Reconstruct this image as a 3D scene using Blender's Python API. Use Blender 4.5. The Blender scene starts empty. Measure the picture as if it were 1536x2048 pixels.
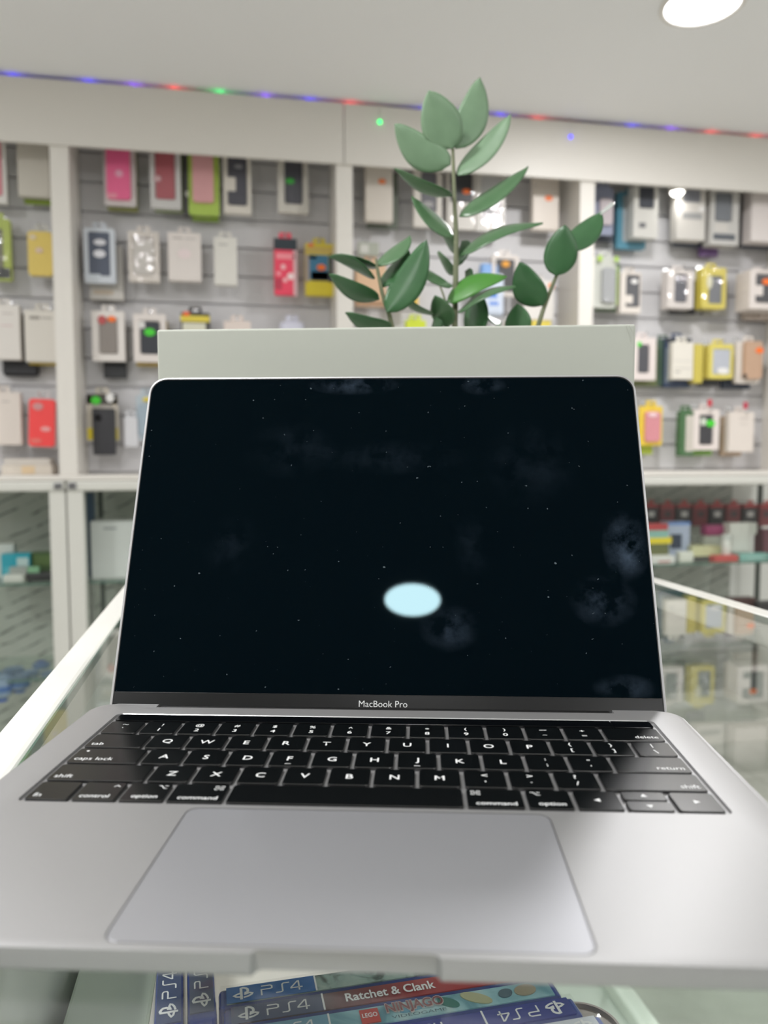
import bpy, bmesh, math, random
from mathutils import Vector, Matrix

random.seed(7)
PI = math.pi
SC = bpy.context.scene
COL = SC.collection

# ------------------------------------------------------------------ camera
GLASS = 1.0                                   # height of the counter's glass top
CAM = Vector((0.0, 0.0, GLASS + 0.1425))
F, YAW, PITCH, ROLL = 1567.4, math.radians(10.7), math.radians(4.154), math.radians(0.097)
_fw = Vector((math.sin(YAW)*math.cos(PITCH), math.cos(YAW)*math.cos(PITCH), -math.sin(PITCH)))
_r0 = Vector((math.cos(YAW), -math.sin(YAW), 0)); _d0 = _fw.cross(_r0)
_r = math.cos(ROLL)*_r0 + math.sin(ROLL)*_d0
_d = -math.sin(ROLL)*_r0 + math.cos(ROLL)*_d0
cam_data = bpy.data.cameras.new('camera'); cam = bpy.data.objects.new('camera', cam_data); COL.objects.link(cam)
_m = Matrix((( _r.x, -_d.x, -_fw.x, CAM.x), (_r.y, -_d.y, -_fw.y, CAM.y), (_r.z, -_d.z, -_fw.z, CAM.z), (0, 0, 0, 1)))
cam.matrix_world = _m
cam_data.sensor_fit = 'HORIZONTAL'; cam_data.sensor_width = 36.0; cam_data.lens = F/1536*36.0
cam_data.clip_start = 0.02; cam_data.clip_end = 60
cam_data.dof.use_dof = True; cam_data.dof.focus_distance = 0.43; cam_data.dof.aperture_fstop = 10.5
SC.camera = cam

# ------------------------------------------------------------------ view, world
SC.view_settings.view_transform = 'Standard'; SC.view_settings.look = 'None'
SC.view_settings.gamma = 1; SC.view_settings.use_curve_mapping = False
SC.view_settings.exposure = 0.28
SC.cycles.use_denoising = True
SC.cycles.max_bounces = 10; SC.cycles.diffuse_bounces = 5; SC.cycles.transparent_max_bounces = 24
SC.cycles.sample_clamp_indirect = 6.0
w = bpy.data.worlds.new('world'); SC.world = w; w.use_nodes = True
w.node_tree.nodes['Background'].inputs[0].default_value = (0.9, 0.95, 1, 1)
w.node_tree.nodes['Background'].inputs[1].default_value = 0.6
LAMP_W = 11.5          # watts of one round ceiling downlight
SHELF_W = 0.12          # watts of one puck light under the fascia

CEIL = CAM.z + 1.204
WALLY = 2.75           # plane of the upright posts of the wall display
PANEL = 2.93           # slatted panel behind them

def ray(px, py):
    return (_fw + _r*((px-768)/F) + _d*((py-1024)/F))
def at_y(px, py, Y):
    d = ray(px, py); return CAM + d*((Y-CAM.y)/d.y)
def at_z(px, py, Z):
    d = ray(px, py); return CAM + d*((Z-CAM.z)/d.z)
def at_d(px, py, D):
    return CAM + ray(px, py)*D

# ------------------------------------------------------------------ materials
def lin(c):
    return tuple(((v/255/12.92) if v/255 <= 0.04045 else ((v/255+0.055)/1.055)**2.4) for v in c)
MATS = {}
def mat(name, rgb, rough=0.5, metal=0.0, spec=0.5, emit=None, strength=0, coat=0.0, noise=0.0, nscale=40, bump=0.0, sss=0.0):
    if name in MATS: return MATS[name]
    m = bpy.data.materials.new(name); m.use_nodes = True
    nt = m.node_tree; b = nt.nodes['Principled BSDF']
    c = lin(rgb)
    b.inputs['Base Color'].default_value = (*c, 1)
    b.inputs['Roughness'].default_value = rough; b.inputs['Metallic'].default_value = metal
    b.inputs['Specular IOR Level'].default_value = spec
    if coat: b.inputs['Coat Weight'].default_value = coat; b.inputs['Coat Roughness'].default_value = 0.05
    if emit:
        b.inputs['Emission Color'].default_value = (*lin(emit), 1); b.inputs['Emission Strength'].default_value = strength
    if noise or bump:
        tc = nt.nodes.new('ShaderNodeTexCoord'); n = nt.nodes.new('ShaderNodeTexNoise')
        n.inputs['Scale'].default_value = nscale; n.inputs['Detail'].default_value = 4
        nt.links.new(tc.outputs['Object'], n.inputs['Vector'])
        if noise:
            mx = nt.nodes.new('ShaderNodeMix'); mx.data_type = 'RGBA'
            mx.inputs[6].default_value = (*[v*(1-noise) for v in c], 1); mx.inputs[7].default_value = (*[min(1, v*(1+noise)) for v in c], 1)
            nt.links.new(n.outputs['Fac'], mx.inputs[0]); nt.links.new(mx.outputs[2], b.inputs['Base Color'])
        if bump:
            bp = nt.nodes.new('ShaderNodeBump'); bp.inputs['Strength'].default_value = bump; bp.inputs['Distance'].default_value = 0.001
            nt.links.new(n.outputs['Fac'], bp.inputs['Height']); nt.links.new(bp.outputs['Normal'], b.inputs['Normal'])
    MATS[name] = m; return m
def cm(rgb, rough=0.45, spec=0.5, coat=0.0):
    return mat('col_%d_%d_%d_%d_%d' % (*rgb, int(rough*100), int(coat*10)), rgb, rough, 0, spec, coat=coat)
def glass(name, tint, ior=1.5, rough=0.0, gain=1.0, faces=1.0):
    """thin pane: passes light straight through, mirrors by the Fresnel law on the side it is met from"""
    if name in MATS: return MATS[name]
    m = bpy.data.materials.new(name); m.use_nodes = True; nt = m.node_tree; nt.nodes.clear()
    out = nt.nodes.new('ShaderNodeOutputMaterial'); mix = nt.nodes.new('ShaderNodeMixShader')
    t = nt.nodes.new('ShaderNodeBsdfTransparent'); t.inputs[0].default_value = (*tint, 1)
    g = nt.nodes.new('ShaderNodeBsdfGlossy'); g.inputs['Roughness'].default_value = rough
    fr = nt.nodes.new('ShaderNodeFresnel'); fr.inputs[0].default_value = ior
    ge = nt.nodes.new('ShaderNodeNewGeometry'); inv = nt.nodes.new('ShaderNodeMath'); inv.operation = 'SUBTRACT'; inv.inputs[0].default_value = gain
    mul = nt.nodes.new('ShaderNodeMath'); mul.operation = 'MULTIPLY'
    cl = nt.nodes.new('ShaderNodeMath'); cl.operation = 'MULTIPLY'; cl.inputs[1].default_value = gain
    nt.links.new(ge.outputs['Backfacing'], cl.inputs[0]); nt.links.new(cl.outputs[0], inv.inputs[1])
    nt.links.new(fr.outputs[0], mul.inputs[0]); nt.links.new(inv.outputs[0], mul.inputs[1])
    mul2 = nt.nodes.new('ShaderNodeMath'); mul2.operation = 'MULTIPLY'; mul2.use_clamp = True; mul2.inputs[1].default_value = faces
    nt.links.new(mul.outputs[0], mul2.inputs[0]); nt.links.new(mul2.outputs[0], mix.inputs[0]); nt.links.new(t.outputs[0], mix.inputs[1]); nt.links.new(g.outputs[0], mix.inputs[2])
    nt.links.new(mix.outputs[0], out.inputs[0]); MATS[name] = m; return m

M_WHITE = mat('white_lacquer', (226, 222, 215), 0.35)
M_RAIL = mat('cabinet_aluminium', (214, 214, 207), 0.35, coat=0.2)
M_CEIL = mat('ceiling_paint', (246, 246, 247), 0.6)
M_FASCIA = mat('fascia_laminate', (222, 218, 211), 0.45)
M_WALL = mat('wall_paint', (240, 239, 236), 0.7)
M_SLAT = mat('slat_laminate', (212, 211, 213), 0.5)
M_ALU_W = mat('white_aluminium', (240, 240, 234), 0.3, coat=0.2)
M_GLASS = glass('counter_glass', (0.975, 0.986, 0.978), faces=1.6)
M_GEDGE = mat('glass_edge_green', (96, 128, 116), 0.15)
M_PANE = glass('cabinet_pane', (0.955, 0.97, 0.96), gain=0.9)
M_SHELF = glass('shelf_glass', (0.93, 0.97, 0.95))
M_FILM = glass('clear_film', (0.97, 0.97, 0.97), ior=1.4, rough=0.06)
def wavy(m, scale, k):
    nt = m.node_tree; n = nt.nodes.new('ShaderNodeTexNoise'); n.inputs['Scale'].default_value = scale; n.inputs['Detail'].default_value = 1
    tc = nt.nodes.new('ShaderNodeTexCoord'); bp = nt.nodes.new('ShaderNodeBump'); bp.inputs['Strength'].default_value = 1; bp.inputs['Distance'].default_value = k
    nt.links.new(tc.outputs['Object'], n.inputs['Vector']); nt.links.new(n.outputs['Fac'], bp.inputs['Height'])
    for x in nt.nodes:
        if x.type in ('BSDF_GLOSSY', 'FRESNEL'): nt.links.new(bp.outputs['Normal'], x.inputs['Normal'])
wavy(M_FILM, 22, 0.006)
M_STEEL = mat('bright_steel', (200, 200, 202), 0.25, 1.0)
M_DARK = mat('dark_plastic', (38, 38, 42), 0.5)

# ------------------------------------------------------------------ mesh helpers
def obj(name, bm, m=None, parent=None, smooth=False, loc=None):
    me = bpy.data.meshes.new(name)
    bmesh.ops.recalc_face_normals(bm, faces=bm.faces[:])
    bm.to_mesh(me); bm.free()
    if m:
        for x in (m if isinstance(m, (list, tuple)) else [m]): me.materials.append(x)
    if smooth:
        for p in me.polygons: p.use_smooth = True
    o = bpy.data.objects.new(name, me); COL.objects.link(o)
    if parent: o.parent = parent
    if loc is not None: o.location = loc
    return o
def smooth_angle(o, ang=35):
    me = o.data
    for p in me.polygons: p.use_smooth = True
    bm = bmesh.new(); bm.from_mesh(me)
    for e in bm.edges:
        if len(e.link_faces) == 2 and e.calc_face_angle(0) > math.radians(ang): e.smooth = False
    bm.to_mesh(me); bm.free(); return o
def tag(o, label, cat, group=None, kind=None):
    o['label'] = label; o['category'] = cat
    if group: o['group'] = group
    if kind: o['kind'] = kind
    return o
def thing(name, label, cat, loc=(0, 0, 0), rz=0, group=None):
    o = bpy.data.objects.new(name, None); COL.objects.link(o)
    o.location = loc; o.rotation_euler = (0, 0, rz); o.empty_display_size = 0.05
    return tag(o, label, cat, group)
def struct(name, bm, m):
    o = obj(name, bm, m); o['kind'] = 'structure'; return o
def box(bm, x0, x1, y0, y1, z0, z1, bev=0, seg=2, mi=0):
    vs = [bm.verts.new(p) for p in ((x0,y0,z0),(x1,y0,z0),(x1,y1,z0),(x0,y1,z0),(x0,y0,z1),(x1,y0,z1),(x1,y1,z1),(x0,y1,z1))]
    fs = [bm.faces.new([vs[i] for i in q]) for q in ((3,2,1,0),(4,5,6,7),(0,1,5,4),(1,2,6,5),(2,3,7,6),(3,0,4,7))]
    for f in fs: f.material_index = mi
    if bev:
        es = list({e for f in fs for e in f.edges})
        bmesh.ops.bevel(bm, geom=es, offset=bev, segments=seg, profile=0.5, affect='EDGES')
    return bm
def B(*a, **k): return box(bmesh.new(), *a, **k)
def rrect(x0, x1, y0, y1, r, n=5):
    pts = []
    if not isinstance(r, (tuple, list)): r = (r, r, r, r)      # br, tr, tl, bl
    for (cx, cy, a0, rr) in ((x1, y0, -90, r[0]), (x1, y1, 0, r[1]), (x0, y1, 90, r[2]), (x0, y0, 180, r[3])):
        sx = -1 if cx == x1 else 1; sy = 1 if cy == y0 else -1
        if rr <= 0: pts.append((cx, cy)); continue
        for k in range(n+1):
            a = math.radians(a0 + 90*k/n)
            pts.append((cx + sx*rr + rr*math.cos(a), cy + sy*rr + rr*math.sin(a)))
    return pts
def prism(bm, pts, z0, z1, bev=0, seg=2, plane='xy', mi=0):
    def P(a, b, c):
        return (a, b, c) if plane == 'xy' else ((a, -c, b) if plane == 'xz' else (c, a, b))
    lo = [bm.verts.new(P(x, y, z0)) for x, y in pts]; hi = [bm.verts.new(P(x, y, z1)) for x, y in pts]
    n = len(pts); fs = []
    fs.append(bm.faces.new(list(reversed(lo)))); top = bm.faces.new(hi); fs.append(top)
    for i in range(n): fs.append(bm.faces.new((lo[i], lo[(i+1) % n], hi[(i+1) % n], hi[i])))
    for f in fs: f.material_index = mi
    if bev: bmesh.ops.bevel(bm, geom=list(top.edges), offset=bev, segments=seg, profile=0.5, affect='EDGES')
    return bm
def Pr(*a, **k): return prism(bmesh.new(), *a, **k)
def ring(bm, outer, inner, z0, z1, plane='xy'):
    def P(a, b, c): return (a, b, c) if plane == 'xy' else (a, -c, b)
    n = len(outer)
    V = [[bm.verts.new(P(x, y, z)) for x, y in L] for L, z in ((outer, z0), (inner, z0), (outer, z1), (inner, z1))]
    for i in range(n):
        j = (i+1) % n
        bm.faces.new((V[2][i], V[2][j], V[3][j], V[3][i])); bm.faces.new((V[0][j], V[0][i], V[1][i], V[1][j]))
        bm.faces.new((V[0][i], V[0][j], V[2][j], V[2][i])); bm.faces.new((V[1][j], V[1][i], V[3][i], V[3][j]))
    return bm
def lathe(bm, prof, seg=32, c=(0, 0, 0)):
    rings = []
    for r, z in prof:
        if r < 1e-6: rings.append([bm.verts.new((c[0], c[1], c[2]+z))])
        else: rings.append([bm.verts.new((c[0]+r*math.cos(2*PI*k/seg), c[1]+r*math.sin(2*PI*k/seg), c[2]+z)) for k in range(seg)])
    for a, b in zip(rings, rings[1:]):
        for k in range(seg):
            l = (k+1) % seg
            if len(a) == 1 and len(b) == 1: continue
            if len(a) == 1: bm.faces.new((a[0], b[k], b[l]))
            elif len(b) == 1: bm.faces.new((a[k], a[l], b[0]))
            else: bm.faces.new((a[k], a[l], b[l], b[k]))
    return bm
def tube(bm, pts, rad, seg=10, cap=True):
    pts = [Vector(p) for p in pts]; rings = []
    if not isinstance(rad, (list, tuple)): rad = [rad]*len(pts)
    up = Vector((0.13, 0.27, 0.95))
    for i, p in enumerate(pts):
        t = (pts[min(i+1, len(pts)-1)] - pts[max(i-1, 0)]).normalized()
        a = t.cross(up)
        if a.length < 1e-3: a = t.cross(Vector((1, 0, 0)))
        a.normalize(); b = t.cross(a)
        rings.append([bm.verts.new(p + (a*math.cos(2*PI*k/seg) + b*math.sin(2*PI*k/seg))*rad[i]) for k in range(seg)])
    for A, Bv in zip(rings, rings[1:]):
        for k in range(seg): bm.faces.new((A[k], A[(k+1) % seg], Bv[(k+1) % seg], Bv[k]))
    if cap: bm.faces.new(list(reversed(rings[0]))); bm.faces.new(rings[-1])
    return bm
def bez(pts, n=8):
    """smooth polyline through the given points (Catmull-Rom)"""
    P = [Vector(p) for p in pts]; P = [2*P[0]-P[1]] + P + [2*P[-1]-P[-2]]; out = []
    for i in range(1, len(P)-2):
        for k in range(n):
            t = k/n; a, b, c, d = P[i-1:i+3]
            out.append(0.5*((2*b) + (c-a)*t + (2*a-5*b+4*c-d)*t*t + (3*b-a-3*c+d)*t**3))
    out.append(P[-2]); return out
DG = None
def text_bm(body, size, align='CENTER', width=None, shear=0.0, bold=0.0):
    """flat mesh of a word in the XY plane, its box centred (or left/right) on the origin"""
    cu = bpy.data.curves.new('word', 'FONT'); cu.body = body; cu.size = size; cu.shear = shear; cu.offset = bold*size; cu.resolution_u = 3
    o = bpy.data.objects.new('word', cu); COL.objects.link(o)
    dg = bpy.context.evaluated_depsgraph_get(); dg.update()
    me = bpy.data.meshes.new_from_object(o.evaluated_get(dg))
    bm = bmesh.new(); bm.from_mesh(me)
    bpy.data.objects.remove(o); bpy.data.curves.remove(cu); bpy.data.meshes.remove(me)
    xs = [v.co.x for v in bm.verts]; ys = [v.co.y for v in bm.verts]
    x0, x1, y0, y1 = min(xs), max(xs), min(ys), max(ys)
    s = 1 if width is None else width/(x1-x0)
    ox = {'CENTER': (x0+x1)/2, 'LEFT': x0, 'RIGHT': x1}[align]
    for v in bm.verts: v.co = Vector(((v.co.x-ox)*s, (v.co.y-(y0+y1)/2), 0))
    return bm
def xform(bm, M):
    bmesh.ops.transform(bm, matrix=M, verts=bm.verts[:]); return bm
def stroke(bm, pts, wd, z=0.0, closed=False):
    """flat ribbon along a 2-D polyline, mitred"""
    P = [Vector((p[0], p[1])) for p in pts]; n = len(P); L = []; R_ = []
    for i in range(n):
        a = P[i-1] if (i > 0 or closed) else P[i]; c = P[(i+1) % n] if (i < n-1 or closed) else P[i]
        d1 = (P[i]-a); d2 = (c-P[i])
        if d1.length < 1e-9: d1 = d2
        if d2.length < 1e-9: d2 = d1
        d1.normalize(); d2.normalize(); t = (d1+d2)
        if t.length < 1e-6: t = d1
        t.normalize(); nn = Vector((-t.y, t.x)); k = max(0.4, nn.dot(Vector((-d1.y, d1.x))))
        nn = nn*(wd/2/k)
        L.append(bm.verts.new((P[i].x+nn.x, P[i].y+nn.y, z))); R_.append(bm.verts.new((P[i].x-nn.x, P[i].y-nn.y, z)))
    for i in range(n if closed else n-1):
        j = (i+1) % n; bm.faces.new((R_[i], R_[j], L[j], L[i]))
    return bm
def boolean(o, cutter):
    md = o.modifiers.new('cut', 'BOOLEAN'); md.operation = 'DIFFERENCE'; md.object = cutter; md.solver = 'EXACT'
    dg = bpy.context.evaluated_depsgraph_get(); dg.update()
    me = bpy.data.meshes.new_from_object(o.evaluated_get(dg))
    o.modifiers.clear(); old = o.data; o.data = me; bpy.data.meshes.remove(old)
    bpy.data.objects.remove(cutter)

# ================================================================== THE ROOM
XL, XR, YB, YW = -2.3, 3.4, -3.2, 3.16
def stone_floor():
    m = bpy.data.materials.new('stone_tile'); m.use_nodes = True; nt = m.node_tree; b = nt.nodes['Principled BSDF']
    tc = nt.nodes.new('ShaderNodeTexCoord'); n = nt.nodes.new('ShaderNodeTexNoise'); n.inputs['Scale'].default_value = 2.6
    n.inputs['Detail'].default_value = 8; n.inputs['Distortion'].default_value = 1.6
    cr = nt.nodes.new('ShaderNodeValToRGB'); e = cr.color_ramp.elements
    e[0].position = 0.3; e[0].color = (*lin((166, 166, 158)), 1); e[1].position = 0.72; e[1].color = (*lin((204, 204, 198)), 1)
    k = cr.color_ramp.elements.new(0.5); k.color = (*lin((184, 184, 176)), 1)
    br = nt.nodes.new('ShaderNodeTexBrick'); br.offset = 0; br.inputs['Scale'].default_value = 1.0
    br.inputs['Brick Width'].default_value = 0.6; br.inputs['Row Height'].default_value = 0.6; br.inputs['Mortar Size'].default_value = 0.004
    br.inputs['Color1'].default_value = (1, 1, 1, 1); br.inputs['Color2'].default_value = (1, 1, 1, 1); br.inputs['Mortar'].default_value = (0.5, 0.5, 0.48, 1)
    mx = nt.nodes.new('ShaderNodeMix'); mx.data_type = 'RGBA'; mx.blend_type = 'MULTIPLY'; mx.inputs[0].default_value = 1
    for a, c in ((tc.outputs['Object'], n.inputs['Vector']), (tc.outputs['Object'], br.inputs['Vector']), (n.outputs['Fac'], cr.inputs[0]),
                 (cr.outputs[0], mx.inputs[6]), (br.outputs[0], mx.inputs[7]), (mx.outputs[2], b.inputs['Base Color'])): nt.links.new(a, c)
    b.inputs['Roughness'].default_value = 0.3; return m
struct('floor', B(XL, XR, YB, YW, -0.1, 0), stone_floor())
struct('ceiling', B(XL, XR, YB, YW, CEIL, CEIL+0.1), M_CEIL)
struct('wall_back', B(XL, XR, YW, YW+0.1, -0.1, CEIL+0.1), M_WALL)
struct('wall_left', B(XL-0.1, XL, YB, YW+0.1, -0.1, CEIL+0.1), M_WALL)
struct('wall_right', B(XR, XR+0.1, YB, YW+0.1, -0.1, CEIL+0.1), M_WALL)
struct('wall_front', B(XL-0.1, XR+0.1, YB-0.1, YB, -0.1, CEIL+0.1), mat('front_wall_grey', (74, 74, 76), 0.6))

# posts of the wall display, in pixels of their front edges
POSTS = []
for (a, b_) in ((111, 144), (673, 705), (1157, 1183)):
    POSTS.append((at_y(a, 600, WALLY).x, at_y(b_, 600, WALLY).x))
wd = 0.058
POSTS = [((a+b_)/2-wd/2, (a+b_)/2+wd/2) for a, b_ in POSTS]
pitch = (POSTS[2][0]-POSTS[0][0])/2
POSTS = [(POSTS[0][0]-pitch, POSTS[0][1]-pitch)] + POSTS + [(POSTS[2][0]+pitch, POSTS[2][1]+pitch)]
FZ0 = CAM.z + 0.991                       # underside of the fascia
RZ1, RZ0 = CAM.z - 0.082, CAM.z - 0.118   # white rail under the wall display
LEDGE = CAM.z - 0.064
# fascia: two long panels with a seam
sx = at_y(688, 280, WALLY-0.02).x
for i, (a, b_) in enumerate(((POSTS[0][0]-0.3, sx-0.0015), (sx+0.0015, POSTS[4][1]+0.1))):
    struct('trim_%d' % (i+1), B(a, b_, WALLY-0.02, WALLY-0.008, FZ0, CEIL-0.012, bev=0.001), M_FASCIA)
struct('trim_3', B(POSTS[0][0]-0.3, POSTS[4][1]+0.1, WALLY-0.008, PANEL+0.03, FZ0+0.12, FZ0+0.14), M_FASCIA)
for i, (a, b_) in enumerate(POSTS):
    struct('trim_%d' % (i+4), B(a, b_, WALLY-0.008, PANEL+0.02, LEDGE, FZ0+0.12, bev=0.002), M_WHITE)
# slatted panels: boards with a groove between
def slats(a, b_):
    bm = bmesh.new(); z = LEDGE; step = 0.1005; g = 0.007
    while z < FZ0+0.12:
        z1 = min(z+step, FZ0+0.12)
        box(bm, a, b_, PANEL, PANEL+0.016, z+g, z1, bev=0.0015, seg=1); z += step
    box(bm, a, b_, PANEL+0.012, PANEL+0.03, LEDGE, FZ0+0.12)
    return bm
BAYS = [(POSTS[i][1], POSTS[i+1][0]) for i in range(4)]
for i, (a, b_) in enumerate(BAYS):
    struct('wall_slat_panel_%d' % (i+1), slats(a, b_), M_SLAT)
# ledge and rail between the wall display and the glass cabinets below
struct('trim_9', B(POSTS[0][0]-0.2, POSTS[4][1]+0.1, WALLY-0.015, YW, RZ1, LEDGE, bev=0.003), M_WHITE)

# ------------------------------------------------------------------ lamps
def downlight(c, label, watts=LAMP_W, r=0.098, name='ceiling_downlight'):
    t = thing(name, label, 'ceiling light', (c.x, c.y, CEIL), 0, 'round downlights in the ceiling')
    bm = lathe(bmesh.new(), [(r, 0), (r+0.012, -0.0005), (r+0.012, -0.005), (r+0.004, -0.008), (r-0.002, -0.006), (r-0.004, -0.002), (r-0.004, 0)], 48)
    smooth_angle(obj('trim_ring', bm, M_WHITE, t))
    bm = lathe(bmesh.new(), [(r-0.003, 0), (r-0.003, -0.003), (0, -0.004)], 48)
    obj('diffuser', bm, mat('lamp_diffuser', (255, 255, 255), 0.5, emit=(252, 252, 255), strength=9), t)
    ld = bpy.data.lights.new('lamp_light', 'AREA'); ld.shape = 'DISK'; ld.size = 2*r-0.01; ld.energy = watts; ld.color = (1, 0.985, 0.985)
    lo = bpy.data.objects.new('lamp_light', ld); COL.objects.link(lo); lo.parent = t; lo.location = (0, 0, -0.012)
    return t
downlight(at_z(1405, 8, CEIL), 'round white ceiling downlight, lit, above the right bay of the wall display')
LAMPS = []
downlight(Vector((-0.342, -1.330, CEIL)), 'round ceiling downlight whose reflection shows as a pale oval on the laptop screen')
for i, (x, y, l) in enumerate(((1.25, -1.33, 'behind the counter to the right'), (-0.55, 0.45, 'above the left rim of the counter'),
                               (-1.6, -1.2, 'nearest the left wall'), (2.6, -0.6, 'nearest the right wall'), (0.45, -2.5, 'near the front wall'),
                               (-1.45, 1.35, 'in front of the leftmost bay of the wall display'), (2.7, 1.35, 'before the far right end of the wall display'))):
    downlight(Vector((x, y, CEIL)), 'added unseen round ceiling downlight, ' + l)  # unseen downlights, added in a rough grid to light the room
# one puck light under the fascia
x = at_y(1354, 400, WALLY+0.045).x
t = thing('puck_light', 'bright puck light showing at the lower edge of the fascia on the right', 'light', (x, WALLY+0.045, FZ0+0.12)); zz = -0.118
obj('housing', lathe(bmesh.new(), [(0, 0), (0.03, 0), (0.03, zz+0.004), (0.027, zz), (0.024, zz), (0.024, zz+0.004), (0, zz+0.004)], 28), M_WHITE, t)
obj('lens', lathe(bmesh.new(), [(0.0235, zz+0.003), (0.0235, zz-0.004), (0.015, zz-0.012), (0, zz-0.014)], 28), mat('puck_lens', (255, 255, 255), 0.4, emit=(255, 253, 245), strength=6), t)
ld = bpy.data.lights.new('puck_glow', 'AREA'); ld.shape = 'DISK'; ld.size = 0.05; ld.energy = SHELF_W; ld.color = (1, 0.98, 0.95)
lo = bpy.data.objects.new('puck_glow', ld); COL.objects.link(lo); lo.parent = t; lo.location = (0, 0, zz-0.018)

# string of coloured lights lying in the slot between fascia and ceiling; two bulbs hang out in front
ty = WALLY + 0.006
t = thing('string_light', 'string of tiny coloured lights along the joint of fascia and ceiling', 'string light', (0, ty, CEIL-0.004))
cols = {'b': (60, 50, 255), 'g': (30, 255, 120), 'r': (255, 70, 60), 'p': (130, 60, 255)}
path = [(POSTS[0][0], 0, -0.012)]
for p, c in ((-60, 'p'), (30, 'b'), (180, 'b'), (270, 'p'), (350, 'r'), (440, 'g'), (530, 'p'), (620, 'b'), (700, 'r'), (760, 'G'), (850, 'b'), (930, 'p'), (1000, 'b'), (1075, 'r'), (1142, 'B'), (1262, 'b'), (1340, 'p'), (1420, 'r'), (1510, 'r'), (1600, 'p')):
    out = c.isupper(); c = c.lower()
    q = at_y(p, {760: 243, 1142: 273}.get(p, 232), WALLY-0.026 if out else ty)
    y, z = (-0.030, q.z-CEIL+0.004) if out else (0, -0.017)
    path += [(q.x-0.03, 0, -0.012), (q.x-0.012, -0.01, 0.0), (q.x, -0.030, 0.0), (q.x, -0.0302, z+0.004), (q.x, -0.030, 0.0005), (q.x+0.012, -0.01, 0.0), (q.x+0.03, 0, -0.012)] if out else [(q.x, 0, -0.012)]
    obj('bulb', lathe(bmesh.new(), [(0, 0.006), (0.004, 0.0048), (0.006, 0), (0.004, -0.0048), (0, -0.006)], 14), mat('bulb_'+c+('_out' if out else ''), cols[c], 0.3, emit=cols[c], strength=2.5 if out else 14), t, loc=(q.x, y, z))
obj('wire', tube(bmesh.new(), path, 0.001, 6), mat('clear_wire', (226, 224, 220), 0.4), t)

# ================================================================== LOWER GLASS CABINETS
def tile_back():
    m = bpy.data.materials.new('veined_board'); m.use_nodes = True; nt = m.node_tree; b = nt.nodes['Principled BSDF']
    tc = nt.nodes.new('ShaderNodeTexCoord'); mp = nt.nodes.new('ShaderNodeMapping'); mp.inputs['Rotation'].default_value = (-PI/2, 0, 0)
    m2 = nt.nodes.new('ShaderNodeMapping'); m2.inputs['Rotation'].default_value = (0, 0, math.radians(-24)); 
    # rows of short dark wavy dashes that rise to the right
    nz = nt.nodes.new('ShaderNodeTexNoise'); nz.inputs['Scale'].default_value = 9; nz.inputs['Detail'].default_value = 2
    wv = nt.nodes.new('ShaderNodeTexWave'); wv.wave_type = 'BANDS'; wv.bands_direction = 'Y'; wv.inputs['Scale'].default_value = 7.0
    wv.inputs['Distortion'].default_value = 1.4; wv.inputs['Detail'].default_value = 1.5; wv.inputs['Detail Scale'].default_value = 2.2
    r1 = nt.nodes.new('ShaderNodeMapRange'); r1.inputs[1].default_value = 0.86; r1.inputs[2].default_value = 1.0
    n2 = nt.nodes.new('ShaderNodeTexNoise'); n2.inputs['Scale'].default_value = 24; n2.inputs['Detail'].default_value = 2
    r2 = nt.nodes.new('ShaderNodeMapRange'); r2.inputs[1].default_value = 0.42; r2.inputs[2].default_value = 0.58
    mu = nt.nodes.new('ShaderNodeMath'); mu.operation = 'MULTIPLY'
    mx = nt.nodes.new('ShaderNodeMix'); mx.data_type = 'RGBA'; mx.inputs[6].default_value = (*lin((184, 186, 179)), 1); mx.inputs[7].default_value = (*lin((104, 107, 102)), 1)
    nt.links.new(tc.outputs['Object'], mp.inputs[0]); nt.links.new(mp.outputs[0], m2.inputs[0])
    for q in (wv, n2): nt.links.new(m2.outputs[0], q.inputs['Vector'])
    nt.links.new(wv.outputs['Fac'], r1.inputs[0]); nt.links.new(n2.outputs['Fac'], r2.inputs[0])
    nt.links.new(r1.outputs[0], mu.inputs[0]); nt.links.new(r2.outputs[0], mu.inputs[1]); nt.links.new(mu.outputs[0], mx.inputs[0])
    nt.links.new(mx.outputs[2], b.inputs['Base Color']); b.inputs['Roughness'].default_value = 0.5; return m
M_TILE = tile_back()
CY0, CY1 = WALLY-0.01, YW-0.005
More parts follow.
